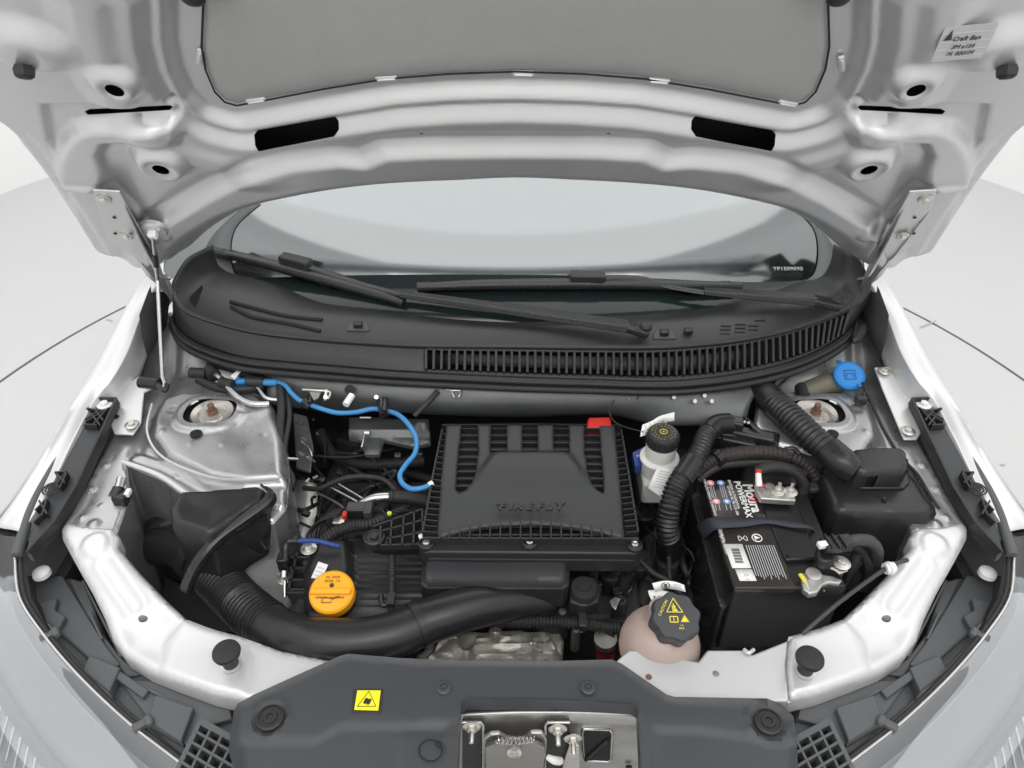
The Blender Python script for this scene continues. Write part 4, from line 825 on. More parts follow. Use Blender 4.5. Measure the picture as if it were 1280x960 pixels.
# filter box in front
prism('filter_box_flange', PP([(533, 689), (709, 690), (713, 700), (712, 730), (704, 735), (533, 734), (525, 729), (527, 710)], .808), M['plastic'], ab, .05, bevel=.004)
fb = xy([(537, 690), (705, 691), (709, 696), (708, 722), (703, 727), (534, 726), (530, 721), (533, 696)], .822)
relief('filter_box_lid', fb, .006, lambda X, Y, E: 0 * X + .0008 * np.sin(X * 30), flat(.824), M['plastic_cover'], ab, thick=.02, edge=.007, ang=50)
# lettering
A_ = (X1, np.array([0, .9996, .03]), np.array([0, -.03, 1]))
tl = cmap(np.array([P(664, 634, .879)[0]]), np.array([P(664, 634, .879)[1]]), np.array([.0142]))[0]
for i, ch in enumerate('FIREFLY'):
    xo = (-.047, -.0325, -.021, -.004, .0125, .028, .0435)[i]
    text('letter', ch, tl + np.array([xo, 0, 0]), A_, .0195, M['plastic_cover'], ab, .0022, .25, .0007, bevel=.0003)
mesh('letter_wing', *bargeo(tl + np.array([-.056, .0055, 0]), tl + np.array([-.040, .0062, 0]), .0025, .003), M['plastic_cover'], ab)
mesh('letter_wing', *bargeo(tl + np.array([-.053, .0005, 0]), tl + np.array([-.043, .001, 0]), .0022, .003), M['plastic_cover'], ab)
# mounting arm with lattice on the left
prism('mount_arm', PP([(459, 672), (462, 664), (470, 659), (528, 638), (530, 684), (476, 684), (464, 681)], .826), M['battery_case'], ab, .02, bevel=.002)
for a, b in (((466, 661), (528, 639)), ((476, 684), (529, 683)), ((490, 652), (488, 684)), ((505, 646), (503, 684)), ((518, 642), (517, 684)), ((478, 666), (529, 653)), ((484, 676), (529, 668)), ((528, 639), (529, 684)), ((476, 660), (476, 684))):
    mesh('arm_rib', *bargeo(P(*a, .832), P(*b, .832), .0028, .012), M['plastic'], ab)
lathe('mount_eye', [(.017, -.01), (.017, .004), (.014, .006), (.012, .003), (.007, .003), (.006, .007), (.001, .007)], P(468, 673, .83), M['plastic'], ab, seg=28)
lathe('barb', [(.004, 0), (.005, .006), (.002, .008)], P(527, 673, .84), M['clip_white'], ab, seg=10)
# ------------------------------------------------------------------ engine block, valve cover, casting
eng = thing('engine_block', 'dark engine with finned plastic valve cover and bare cast metal housing', 'engine', P(600, 760, .6))
box('crankcase', P(600, 745, .60) + np.array([.0, .04, 0]), (.55, .32, .20), M['bay_dark'], eng, bevel=.01)
box('bell_housing', (.30, .42, .52), (.25, .30, .18), M['bay_dark'], eng, bevel=.02)
vc = xy([(376, 700), (384, 690), (402, 676), (440, 670), (528, 672), (540, 750), (520, 786), (500, 792), (400, 792), (384, 780), (378, 740)], .765)
humpv = xy([(398, 684), (420, 678), (436, 682), (440, 720), (430, 760), (386, 760), (384, 720)], .765)
def vc_h(X, Y, E):
    h = .020 * (1 - ss(-.010, .010, sd(humpv, X, Y)))
    out = ss(-.004, .01, sd(humpv, X, Y))
    for py in (696, 704, 712, 720, 728, 736, 744, 752, 760): h += out * .004 * (1 - ss(.0008, .0022, np.abs(Y - P(450, py, .765)[1])))
    return h - .02 * ss(.34, .26, Y)
relief('valve_cover', vc, .0034, vc_h, flat(.765), M['plastic'], eng, thick=.09, edge=.006, ang=45)
for (a, b) in (((362, 700), (388, 700)), ((362, 713), (386, 713)), ((361, 728), (385, 728)), ((361, 740), (383, 740)), ((372, 694), (361, 742)), ((360, 744), (384, 744))):
    mesh('side_rib', *bargeo(P(*a, .76), P(*b, .76), .004, .014), M['plastic'], eng)
box('side_flange', P(373, 720, .735), (.03, .06, .03), M['battery_case'], eng)
bolt(P(386, 686, .79), eng, r=.007, h=.008)
bolt(P(355, 712, .75), eng, r=.007, h=.01); bolt(P(355, 724, .75), eng, r=.006, h=.01)
lb = prism('foil_label', [P(398, 702, .79), P(410, 706, .79), P(402, 724, .786), (P(389, 722, .786))], M['white_label'], eng, .0015, bevel=0)
for k in range(3): mesh('printed_line', *bargeo(P(396 - k * 2, 708 + k * 5, .7925), P(405 - k * 2, 711 + k * 5, .7925), .0008, .0004), M['print_grey'], lb)
cs = xy([(512, 832), (520, 818), (545, 798), (560, 790), (640, 786), (700, 788), (705, 800), (702, 835), (512, 850)], .70)
ribs_ = [[(538, 822), (560, 798), (572, 798)], [(575, 815), (660, 812)], [(598, 800), (650, 796)], [(668, 798), (668, 826)], [(600, 826), (690, 824)], [(685, 795), (695, 820)]]
def cs_h(X, Y, E):
    h = .010 * (1 - ss(-.004, .006, sd(xy([(545, 822), (548, 800), (572, 796), (575, 812), (568, 826)], .70), X, Y))) + .014 * (1 - ss(-.004, .006, sd(xy([(590, 818), (594, 808), (690, 806), (696, 822), (690, 832), (592, 832)], .70), X, Y)))
    for r_ in ribs_: h += .005 * (1 - ss(.002, .005, dline(xy(r_, .70), X, Y)))
    c = P(620, 793, .70); d = np.hypot(X - c[0], Y - c[1]); h += .012 * (1 - ss(.010, .013, d)) - .014 * (1 - ss(.004, .006, d))
    return h + .0012 * np.sin(X * 160) * np.sin(Y * 140)
relief('cast_housing', cs, .0042, cs_h, flat(.70), M['cast'], eng, thick=.08, edge=.006, ang=40)
for k in range(3): text('cast_mark', ('46 337', '1E 7', '46')[k], P(676, 800 + k * 7, .722), (X1, Y1, Z1), .009, M['cast'], eng, .001)
lathe('idler_boss', [(.022, -.03), (.022, .004), (.020, .007), (.010, .007), (.009, .010), (.001, .010)], P(730, 737, .79), M['plastic'], eng, seg=30)
prism('boss_plate', PP([(712, 722), (745, 720), (752, 735), (748, 752), (730, 758), (712, 752)], .783), M['plastic'], eng, .03, bevel=.004)
for (a, b, z, r_, m_) in ((775, 752, .74, .012, 'plastic'), (762, 715, .74, .02, 'battery_case'), (742, 705, .78, .010, 'plastic'), (704, 770, .72, .010, 'bay_dark'), (806, 640, .74, .022, 'battery_case'), (800, 700, .70, .025, 'bay_dark'), (720, 788, .70, .008, 'zinc_dark'), (835, 700, .72, .02, 'bay_dark'), (850, 742, .66, .03, 'bay_dark')):
    lathe('engine_fitting', [(r_, -.05), (r_, 0), (r_ * .85, .004), (r_ * .45, .005), (r_ * .4, .010), (.001, .010)], P(a, b, z), M[m_], eng, seg=20)
prism('small_lug', PP([(762, 751), (768, 746), (776, 748), (772, 755), (770, 762), (765, 758)], .76), M['zinc'], eng, .003, bevel=.0008)
prism('small_lug', PP([(724, 786), (731, 785), (733, 789), (726, 790)], .73), M['zinc'], eng, .003, bevel=.0008)
lathe('throttle_body', [(.035, -.04), (.035, .0), (.03, .005), (.001, .005)], P(690, 760, .72), M['bay_dark'], eng, seg=24)
oc = thing('oil_cap', 'orange oil filler cap with a raised grip bar and black print', 'oil cap', P(415, 745, .79))
oz = P(415, 741, .805); tilt = np.array([0, -.30, .954])
cb = lathe('cap_body', [(.034, -.014), (.0345, .000), (.0340, .004), (.031, .007), (.001, .008)], oz, M['orange'], oc, axis=tilt, seg=44)
au, av, an = frame(tilt)
ux = X1; uy = np.cross(tilt / np.linalg.norm(tilt), ux); uz = tilt / np.linalg.norm(tilt)
box('grip_bar', oz + uz * .009 - uy * .001, (.062, .010, .009), M['orange'], oc, axes=(ux, uy, uz), bevel=.003)
mesh('oil_can_mark', *tubegeo([oz + uz * .0086 + ux * x + uy * y for x, y in ((-.012, -.018), (.002, -.018), (.004, -.012), (-.010, -.010), (-.012, -.018))], .0006, 5, 1, smooth=False), M['print_dark'], cb)
mesh('oil_can_mark', *tubegeo([oz + uz * .0086 + ux * x + uy * y for x, y in ((.004, -.013), (.012, -.008), (.016, -.010))], .0007, 5, 1, smooth=False), M['print_dark'], cb)
text('cap_print', 'REFER TO HANDBOOK', oz + uz * .0087 - uy * .0105, (ux, uy, uz), .0042, M['print_dark'], cb, .0002)
text('cap_print', 'OIL  0W20', oz + uz * .0087 + uy * .0215, (ux, uy, uz), .0048, M['print_dark'], cb, .0002)
text('cap_print', 'ACEA  C2', oz + uz * .0087 + uy * .0155, (ux, uy, uz), .0055, M['print_dark'], cb, .0002)
lathe('cap_pit', [(.0035, 0), (.003, .0008)], oz + uz * .0085 + uy * .009, M['print_dark'], cb, axis=tilt, seg=12)
lathe('filler_neck', [(.030, -.05), (.030, .0)], oz - uz * .012, M['battery_case'], oc, axis=tilt, seg=24)
# ------------------------------------------------------------------ intake plumbing
ih = thing('intake_hose', 'fat black intake hose curving from the left duct to the filter box', 'hose', P(440, 800, .76))
tube('hose_bend', [P(334, 780, .758), P(348, 789, .765), P(375, 799, .775), P(410, 803, .78), P(450, 802, .782), P(490, 794, .785), P(530, 778, .785)], [.034, .035, .0355, .0355, .035, .034, .033], M['hose'], ih, 30)
tube('ribbed_bellows', [P(268, 722, .74), P(285, 738, .745), P(305, 758, .75), P(322, 772, .756), P(336, 781, .759)], [.034, .035, .035, .034], M['hose'], ih, 30, corr=(.0078, .0026))
tube('collar', [P(518, 783, .785), P(528, 778, .785)], .0365, M['hose'], ih, 30)
prism('collar_latch', [P(532, 748, .81), P(540, 746, .81), P(543, 754, .808), P(535, 757, .808)], M['battery_case'], ih, .006, bevel=.001)
tube('filter_neck', [P(522, 780, .785), P(560, 768, .785), P(600, 757, .78), P(650, 752, .765), P(690, 752, .75)], [.034, .034, .033, .028, .02], M['hose'], ih, 30)
rz = thing('resonator_box', 'matt black plastic resonator box above the left intake duct', 'air resonator', P(270, 640, .80))
rb_ = xy([(210, 634), (216, 624), (226, 612), (245, 611), (300, 607), (322, 605), (331, 610), (329, 622), (300, 640), (268, 662), (258, 667), (236, 660), (214, 655)], .885)
relief('box_shell', rb_, .006, lambda X, Y, E: -.004 * ss(0, .05, E), flat(.885), M['hose'], rz, thick=.11, edge=.010, ang=60)
fa = [(326, 604, .895), (335, 612, .890), (330, 624, .885), (300, 646, .875), (270, 668, .865), (250, 690, .85), (236, 712, .83), (226, 736, .81)]
loft('joint_flange', [[P(*q) for q in fa], [P(q[0] + 5, q[1] + 5, q[2] - .002) for q in fa], [P(q[0] + 8, q[1] + 9, q[2] - .014) for q in fa]], M['plastic_gloss'], rz, 40, .004, sub=3)
prism('box_side', [P(338, 620, .865), P(336, 652, .845), P(326, 676, .82), P(300, 688, .80), P(262, 694, .80), P(252, 700, .82), P(262, 684, .84), P(280, 668, .85), P(306, 648, .86)], M['plastic_gloss'], rz, .10, (0, .3, -1), .004)
idc = thing('intake_duct', 'wide black elbow duct between the support arm and the ribbed hose', 'duct', P(220, 690, .72))
tube('elbow', [P(176, 706, .64), P(178, 690, .69), P(196, 682, .715), P(225, 686, .725), P(252, 702, .735), P(272, 724, .74)], [.030, .031, .032, .034, .037, .036], M['hose'], idc, 28)
tube('clamp_ring', [P(245, 697, .735), P(254, 705, .737)], .040, M['hose'], idc, 28)
tube('lower_throat', [P(272, 700, .735), P(286, 688, .74), P(292, 672, .73)], [.034, .034, .030], M['hose'], idc, 26)
tube('snorkel', [P(180, 690, .70), P(190, 668, .72), P(206, 655, .735), P(226, 650, .74)], [.018, .018, .017, .015], M['plastic_gloss'], idc, 16, sx=1.3)
prism('wheel_liner', PP([(205, 720, .62), (260, 745, .62), (300, 785, .62), (250, 790, .60), (200, 760, .60)], .6), M['bay_dark'], idc, .01)
# ------------------------------------------------------------------ battery
bat = thing('battery', 'black car battery with barcode label under a fabric hold down strap', 'battery', P(950, 680, .75))
zb = .845
a4 = [P(878, 600, zb), P(941, 600, zb), P(995, 735, zb), P(918, 735, zb)]
rt = P(1003, 606, .825); rbm = P(1062, 735, .80)
prism('case', [a4[0] - Z1 * .006, P(1004, 604, zb - .006), P(1058, 733, zb - .006), a4[3] - Z1 * .006], M['battery_case'], bat, .15, bevel=.003)
lidp = prism('label_lid', a4, M['battery_label'], bat, .012, bevel=.002)
# label coordinate frame: s along the long side (0 back .. 1 front), t across (0 left .. 1 right)
def LB(t, s, o=.0008): return (a4[0] * (1 - t) + a4[1] * t) * (1 - s) + (a4[3] * (1 - t) + a4[2] * t) * s + Z1 * o
ls = (a4[3] + a4[2] - a4[0] - a4[1]) / 2; Ls = np.linalg.norm(ls); ls /= Ls; lt_ = (a4[1] + a4[2] - a4[0] - a4[3]) / 2; Lt = np.linalg.norm(lt_); lt_ = lt_ - ls * (lt_ @ ls); lt_ /= np.linalg.norm(lt_)
AX = (ls, -lt_ * -1, Z1); AX = (ls, np.cross(Z1, ls), Z1)
def btx(s_, t, u, size, mat='white_label', **k): return text('label_print', s_, LB(t, u, .0006), AX, size, M[mat], lidp, .0002, **k)
btx('Moura', .84, .19, .024, bold=.0007); btx('POWERMAX', .66, .20, .0145, bold=.0003)
btx('BATERIA AUTOMOTIVA', .52, .15, .0062); btx('12V 60Ah RC 90 CCA 500', .46, .21, .0060)
btx('ATENÇÃO PERIGO CORROSIVO', .04, .18, .0058); btx('PROTEJA OS OLHOS', .04, .60, .0058); btx('INSTRUÇÕES DE USO', .06, .50, .0050)
for (t, u, c) in ((.14, .035, 'print_pink'), (.34, .035, 'print_blue'), (.14, .225, 'print_pink'), (.34, .225, 'print_blue')):
    lathe('warning_roundel', [(.0064, 0), (.0064, .0004)], LB(t, u, .0006), M[c], lidp, seg=20); lathe('roundel_centre', [(.003, 0), (.003, .0003)], LB(t, u, .0010), M['white_label'], lidp, seg=12)
for t in (.10, .13, .17, .30, .34, .38):
    for u in (.07, .255):
        if u > .2 and t in (.13, .34): continue
        mesh('printed_line', *bargeo(LB(t, u), LB(t - .01, u + (.12 if u < .1 else .06)), .0012, .0003), M['print_grey'], lidp)
for k in range(5): mesh('red_flash', *bargeo(LB(.80 + .03 * k, .20 + .004 * k), LB(.78 + .035 * k, .225 - .006 * (k % 2)), .003, .0003), M['red_print'], lidp)
mesh('red_flash', *bargeo(LB(.90, .16), LB(.97, .19), .005, .0004), M['red_print'], lidp)
mesh('white_panel', [LB(.04, .63, .0006), LB(.36, .63, .0006), LB(.38, .84, .0006), LB(.06, .84, .0006)], [(0, 1, 2, 3)], M['white_label'], lidp, solid=.0003)
mesh('white_panel', [LB(.10, .85, .0006), LB(.38, .85, .0006), LB(.40, .945, .0006), LB(.12, .945, .0006)], [(0, 1, 2, 3)], M['white_label'], lidp, solid=.0003)
for k in range(16):
    u = .67 + .0085 * k; mesh('barcode_bar', *bargeo(LB(.14, u, .0010), LB(.28, u, .0010), .0005 + .0006 * ((k * 7) % 3), .0003), M['print_dark'], lidp)
text('label_print', '31B E', LB(.25, .895, .0010), AX, .010, M['print_grey'], lidp, .0002)
for k in range(13):
    t = .42 + k * .040; u1_ = .66 + rng.rand() * .02; mesh('printed_line', *bargeo(LB(t, .64), LB(t, .935 - rng.rand() * .04), .0012, .0003), M['print_grey'], lidp)
c = LB(.66, .575, .0008); tube('recycle_ring', [c + np.array([.0075 * math.cos(t), .0075 * math.sin(t), 0]) for t in np.linspace(0, 2 * math.pi, 22)], .0009, M['white_label'], lidp, 6, 1)
mesh('recycle_arrow', [c + np.array(v) for v in ((-.004, -.004, .0004), (.005, 0, .0004), (-.004, .005, .0004))], [(0, 1, 2)], M['white_label'], lidp)
for a, b in (((.34, .555), (.46, .60)), ((.46, .555), (.34, .60)), ((.33, .56), (.33, .60)), ((.48, .56), (.48, .60))): mesh('bin_mark', *bargeo(LB(*a), LB(*b), .0009, .0004), M['white_label'], lidp)
cvr = [P(950, 626, .848), P(996, 626, .848), P(1021, 698, .848), P(982, 700, .848)]
prism('terminal_cover', cvr, M['battery_case'], bat, .016, bevel=.0025)
prism('terminal_shelf', PP([(1022, 610), (1060, 735), (995, 742), (955, 612)], .836), M['battery_case'], bat, .02, bevel=.002) if False else None
for (a, b) in ((962, 630), (993, 629), (985, 694)): lathe('cover_notch', [(.003, 0), (.003, .001)], P(a, b, .849), M['dark'], bat, seg=10)
tray = thing('battery_tray', 'black open topped tray holding the battery, ribbed on its front', 'battery tray', P(900, 740, .72))
prism('side_wall', [P(863, 618, .80), P(874, 612, .80), P(914, 748, .79), P(898, 752, .79)], M['plastic_gloss'], tray, .14, bevel=.003)
prism('front_wall', [P(898, 750, .79), P(1000, 748, .79), P(1002, 756, .785), P(900, 760, .785)], M['plastic_gloss'], tray, .12, bevel=.003)
for k in range(7): mesh('tray_rib', *bargeo(P(922 + k * 7, 756, .775), P(922 + k * 7, 764, .765), .002, .008), M['plastic_grey'], tray)
prism('base_shelf', [P(880, 760, .70), P(1010, 752, .70), P(1010, 800, .68), P(890, 810, .68)], M['battery_case'], tray, .04, bevel=.004)
st_ = thing('battery_strap', 'dark blue grey fabric strap stretched across the battery top', 'strap', P(900, 655, .85))
sp = [(P(870, 657, .80), P(879, 674, .80)), (P(889, 647, .8505), P(897, 661, .8505)), (P(925, 648, .8515), P(930, 658, .8515)), (P(955, 648, .8525), P(960, 654, .8525)), (P(985, 651, .853), P(990, 659, .853)), (P(1012, 657, .8535), P(1014, 661, .8535)), (P(1022, 664, .81), P(1026, 672, .81))]
loft('webbing', [[a for a, b in sp], [b for a, b in sp]], M['strap'], st_, 50, .0018)
pt = thing('positive_terminal', 'silver positive battery clamp with two studs and a red tip', 'battery clamp', P(965, 618, .86), 'battery clamps')
pp_ = [(944, 598), (950, 596), (953, 606), (964, 607), (978, 607), (994, 616), (995, 626), (951, 623), (945, 612)]
prism('clamp_plate', PP(pp_, .868), M['alu'], pt, .012, bevel=.002)
for (a, b) in ((972, 614), (988, 615)): join('stud_nut', boltgeo(P(a, b, .868), (0, 0, 1), .006, .008) + [lathegeo([(.003, 0), (.003, .018)], P(a, b, .868), seg=10)], M['zinc'], pt)
lathe('terminal_post', [(.009, -.01), (.0085, .004), (.001, .005)], P(962, 610, .868), M['zinc_dark'], pt, seg=18)
tube('cable_lug', [P(949, 608, .872), P(948, 596, .882), P(948, 590, .886)], [.006, .005, .005], M['clip_white'], pt, 10)
tube('red_tip', [P(948, 592, .886), P(948, 588, .888)], .0055, M['red'], pt, 10)
tube('red_tip', [P(949, 606, .8745), P(955, 607, .8745)], .003, M['red'], pt, 8)
nt_ = thing('negative_terminal', 'grey metal negative battery clamp with yellow tab at the front corner', 'battery clamp', P(1020, 725, .84), 'battery clamps')
prism('clamp_plate', PP([(1004, 716), (1010, 712), (1022, 713), (1030, 718), (1042, 720), (1053, 725), (1050, 729), (1036, 728), (1028, 731), (1022, 740), (1012, 742), (1004, 736), (1002, 726)], .845), M['alu'], nt_, .012, bevel=.002)
lathe('terminal_post', [(.012, -.01), (.0115, .006), (.0095, .007), (.001, .006)], P(1016, 720, .845), M['alu'], nt_, seg=24)
tube('clamp_bolt', [P(1004, 722, .846), P(1010, 738, .842)], .004, M['zinc'], nt_, 8); prism('yellow_tab', PP([(998, 717), (1002, 716), (1009, 725), (1005, 728)], .85), M['yellow_print'], nt_, .003, bevel=.0005)
tube('clamp_wing', [P(1028, 738, .83), P(1036, 734, .83), P(1052, 737, .825)], .003, M['alu'], nt_, 8)
prism('sensor_plate', PP([(1021, 695), (1030, 702), (1042, 704), (1044, 700), (1056, 698), (1062, 706), (1060, 713), (1050, 717), (1044, 712), (1030, 706), (1020, 700)], .858), M['alu'], nt_, .004, bevel=.001)
bolt(P(1052, 704, .860), nt_, r=.007, h=.007)
prism('sensor_body', PP([(1022, 680), (1036, 684), (1048, 690), (1044, 702), (1030, 703), (1021, 696)], .872), M['battery_case'], nt_, .02, bevel=.004)
box('sensor_leg', P(1046, 715, .82), (.018, .01, .05), M['zinc_dark'], nt_)
sc_ = thing('battery_sensor_plug', 'black connector with white tab and thick grey cable by the negative clamp', 'connector', P(1045, 680, .88))
sx1 = frame(P(1070, 676, .88) - P(1028, 682, .88))
box('plug_body', P(1046, 680, .882), (.022, .018, .046), M['plastic_gloss'], sc_, axes=sx1, bevel=.002)
for k in range(3): box('plug_rib', P(1036 + 9 * k, 677, .892), (.026, .006, .003), M['plastic'], sc_, axes=(sx1[0], sx1[1], sx1[2]), bevel=.0005)
box('white_tab', P(1028, 681, .888), (.010, .008, .014), M['clip_white'], sc_, axes=sx1, bevel=.001)
tube('grey_cable', [P(1060, 677, .882), P(1074, 675, .882), P(1088, 677, .875), P(1096, 688, .85), P(1094, 702, .81), P(1080, 715, .76)], .0095, M['plastic_grey'], sc_, 16)
tube('black_cable', [P(1064, 680, .87), P(1078, 690, .84), P(1086, 712, .80), P(1080, 730, .74)], .008, M['rubber'], sc_, 12)
tube('black_cable', [P(1072, 690, .84), P(1062, 715, .80), P(1050, 740, .74)], .008, M['rubber'], sc_, 12)
# ------------------------------------------------------------------ right air box / control unit housing
rx = thing('side_housing', 'large black plastic housing with a smaller raised box beside the battery', 'housing', P(1100, 620, .86))
rh = xy([(1030, 576), (1045, 570), (1080, 560), (1132, 566), (1142, 580), (1152, 598), (1172, 630), (1174, 636), (1166, 642), (1100, 640), (1052, 638), (1040, 628), (1032, 606), (1026, 590)], .865)
relief('housing_top', rh, .007, lambda X, Y, E: -.010 * ss(-1.04, -1.14, -X * 0 - 1.0) * 0 + .002 * np.sin(X * 20), flat(.865), M['hose'], rx, thick=.11, edge=.014, ang=60)
rl = xy([(1057, 578), (1064, 570), (1090, 568), (1122, 568), (1130, 574), (1132, 594), (1126, 600), (1080, 601), (1070, 599), (1058, 590)], .885)
relief('raised_box', rl, .0045, None, flat(.905), M['hose'], rx, thick=.045, edge=.010, ang=60)
prism('box_rim', PP([(1055, 582), (1062, 570), (1128, 568), (1136, 574), (1137, 604), (1130, 610), (1078, 610), (1066, 605)], .870), M['hose'], rx, .006, bevel=.002)
lathe('small_screw', [(.004, 0), (.0035, .0015), (.002, .0005)], P(1106, 624, .867), M['rubber'], rx, seg=12)
prism('front_tab', PP([(1016, 592), (1030, 590), (1034, 600), (1024, 612), (1012, 612)], .84), M['plastic_grey'], rx, .01, bevel=.002)
prism('lower_shell', [P(1040, 640, .82), P(1176, 655, .81), P(1182, 668, .80), P(1110, 700, .76), P(1060, 690, .76)], M['battery_case'], rx, .10, bevel=.01)
dct = thing('ribbed_duct', 'thick black ribbed duct running from under the cowl to the raised box', 'duct', P(1000, 535, .89))
tube('smooth_end', [P(936, 480, .89), P(955, 492, .895), P(972, 508, .90)], [.024, .025, .026], M['hose'], dct, 22)
tube('ribbed_part', [P(968, 504, .90), P(990, 524, .905), P(1015, 547, .905), P(1040, 568, .90)], [.024, .024, .023, .022], M['hose'], dct, 24, corr=(.009, .0016))
tube('box_sleeve', [P(1034, 562, .902), P(1052, 578, .897), P(1066, 588, .89)], [.025, .026, .022], M['hose'], dct, 24)
# washer filler
wf = thing('washer_filler', 'bright blue washer fluid cap on a tan plastic neck', 'washer cap', P(1061, 470, .9))
tube('neck', [P(1000, 492, .87), P(1016, 486, .875), P(1034, 480, .880), P(1050, 479, .880)], [.018, .019, .020, .020], M['washer_neck'], wf, 20)
lathe('blue_cap', [(.028, -.006), (.029, .0), (.0285, .004), (.025, .0065), (.024, .0055), (.001, .006)], P(1061, 470, .905), M['blue_cap'], wf, axis=(-.05, -.55, 1), seg=40)
box('cap_tab', P(1049, 453, .909), (.010, .012, .003), M['blue_cap'], wf, bevel=.001); box('cap_tab', P(1076, 482, .901), (.012, .008, .003), M['blue_cap'], wf, bevel=.001)
wz = np.array([-.05, -.55, 1]); wz /= np.linalg.norm(wz); wx = X1 - wz * (X1 @ wz); wx /= np.linalg.norm(wx); wy = np.cross(wz, wx); wc = P(1061, 470, .905) + wz * .0066
tube('embossed_square', [wc + wx * a + wy * b for a, b in ((-.010, -.009), (.010, -.009), (.010, .009), (-.010, .009), (-.010, -.009))], .0006, M['blue_dark'], wf, 6, 1, smooth=False)
tube('embossed_mark', [wc + wx * a + wy * b for a, b in ((-.006, -.005), (-.006, .003), (.006, .003), (.006, -.005))], .0006, M['blue_dark'], wf, 6, 1, smooth=False)
tube('black_grommet', [P(1000, 482, .89), P(1006, 496, .885)], .010, M['rubber'], wf, 12)
cp = thing('cable_clip', 'small black cable clip just below the blue washer cap', 'clip', P(1077, 500, .89))
box('clip_body', P(1076, 500, .893), (.020, .014, .016), M['plastic_gloss'], cp, bevel=.002); tube('clip_hook', [P(1078, 494, .90), P(1084, 489, .90), P(1087, 496, .895)], .003, M['plastic_gloss'], cp, 8)
rc_ = thing('release_cable', 'thin black cable running down the right inner fender from the clip', 'cable', P(1110, 545, .88))
tube('cable_line', [P(1078, 478, .915), P(1086, 496, .895), P(1104, 536, .885), P(1125, 570, .88), P(1146, 592, .875), P(1160, 615, .874), P(1174, 636, .868)], .0030, M['rubber'], rc_, 8)
hc = thing('hood_cable', 'grey hood cable slanting to a white clip on the right support arm', 'cable', P(1050, 752, .84))
tube('cable_line', [P(1003, 792, .80), P(1050, 752, .83), P(1108, 710, .845), P(1134, 700, .84)], .0034, M['plastic_grey'], hc, 10)
tube('white_clip', [P(1106, 711, .845), P(1117, 709, .845)], .0085, M['clip_white'], hc, 14); tube('white_clip_collar', [P(1110, 711, .845), P(1113, 710, .845)], .0105, M['clip_white'], hc, 14)
# ------------------------------------------------------------------ brake fluid reservoir
br_ = thing('brake_reservoir', 'translucent brake fluid reservoir under a round black cap with yellow print', 'reservoir', P(828, 590, .82))
bc = P(829, 543, .91)
lathe('tank', [(.030, -.085), (.030, -.060), (.034, -.056), (.034, -.052), (.026, -.048), (.0265, -.018), (.022, -.012), (.022, 0)], bc, M['reservoir'], br_, seg=32)
kp = lathe('cap', [(.0265, -.020), (.027, -.002), (.0265, .002), (.024, .005), (.001, .006)], bc, M['rubber'], br_, seg=40)
for k in range(24):
    t = 2 * math.pi * k / 24; mesh('knurl', *boxgeo(bc + np.array([math.cos(t) * .027, math.sin(t) * .027, -.009]), (.0028, .0028, .017)), M['rubber'], kp)
for r_, n_ in ((.0195, 22), (.0145, 16)):
    for k in range(n_):
        t = 2 * math.pi * k / n_
        if k % 6 == 5: continue
        mesh('cap_print', *bargeo(bc + np.array([r_ * math.cos(t), r_ * math.sin(t), .0061]), bc + np.array([r_ * math.cos(t + .14), r_ * math.sin(t + .14), .0061]), .0010, .0003), M['cap_yellow'], kp)
tube('cap_ring', [bc + np.array([.006 * math.cos(t), .006 * math.sin(t), .0064]) for t in np.linspace(0, 2 * math.pi, 18)], .0011, M['cap_yellow'], kp, 6, 1)
lathe('cap_dot', [(.002, 0), (.002, .0005)], bc + Z1 * .0062, M['cap_yellow'], kp, seg=10)
box('lower_body', bc + np.array([-.004, 0, -.11]), (.05, .07, .05), M['reservoir'], br_, bevel=.006)
tg = thing('paper_tag', 'white printed paper tag hanging in front of the brake reservoir', 'tag', P(828, 605, .85), 'white paper tags')
t1 = [P(822, 583, .87), P(848, 587, .87), P(840, 608, .85), P(832, 626, .84), P(810, 610, .845), P(816, 596, .86)]
mesh('tag_sheet', t1, [(0, 1, 2, 3, 4, 5)], M['white_label'], tg, solid=.0006)
for k in range(7):
    f = k / 7; a = P(822 - 9 * f, 588 + 22 * f, .874 - .02 * f); b = P(842 - 8 * f, 592 + 24 * f, .873 - .02 * f); mesh('printed_line', *bargeo(a * (.9) + b * .1, b * (.75 + .2 * (k % 2)) + a * (.25 - .2 * (k % 2)), .0018, .0004), M['print_grey'], tg)
tg2 = thing('paper_tag', 'white curled paper tag behind the black brake reservoir cap', 'tag', P(820, 530, .9), 'white paper tags')
loft('tag_sheet', [[P(803, 531, .91), P(815, 526, .915), P(825, 520, .92), P(843, 515, .915)], [P(800, 546, .90), P(812, 542, .90), P(826, 530, .905), P(843, 526, .905)]], M['white_label'], tg2, 20, .0006)
for k in range(5): mesh('printed_line', *bargeo(P(806 + 6 * k, 531 - 2.1 * k, .917), P(809 + 6 * k, 540 - 2.4 * k, .911), .0015, .0004), M['print_grey'], tg2)
tube('tag_string', [P(768, 500, .9), P(762, 515, .89), P(772, 530, .885), P(804, 540, .905)], .0012, M['rubber'], tg2, 6)
bs_ = thing('blue_sticker_block', 'small dark blue block with white emblem left of the brake reservoir', 'sticker', P(800, 572, .85))
prism('block', [P(790, 565, .85), P(805, 558, .85), P(809, 578, .845), P(794, 583, .845)], M['blue_dark'], bs_, .02, bevel=.002)
text('emblem', '品' if False else 'HD', P(801, 570, .8515), (X1, Y1, Z1), .010, M['print_grey'], bs_, .0003)
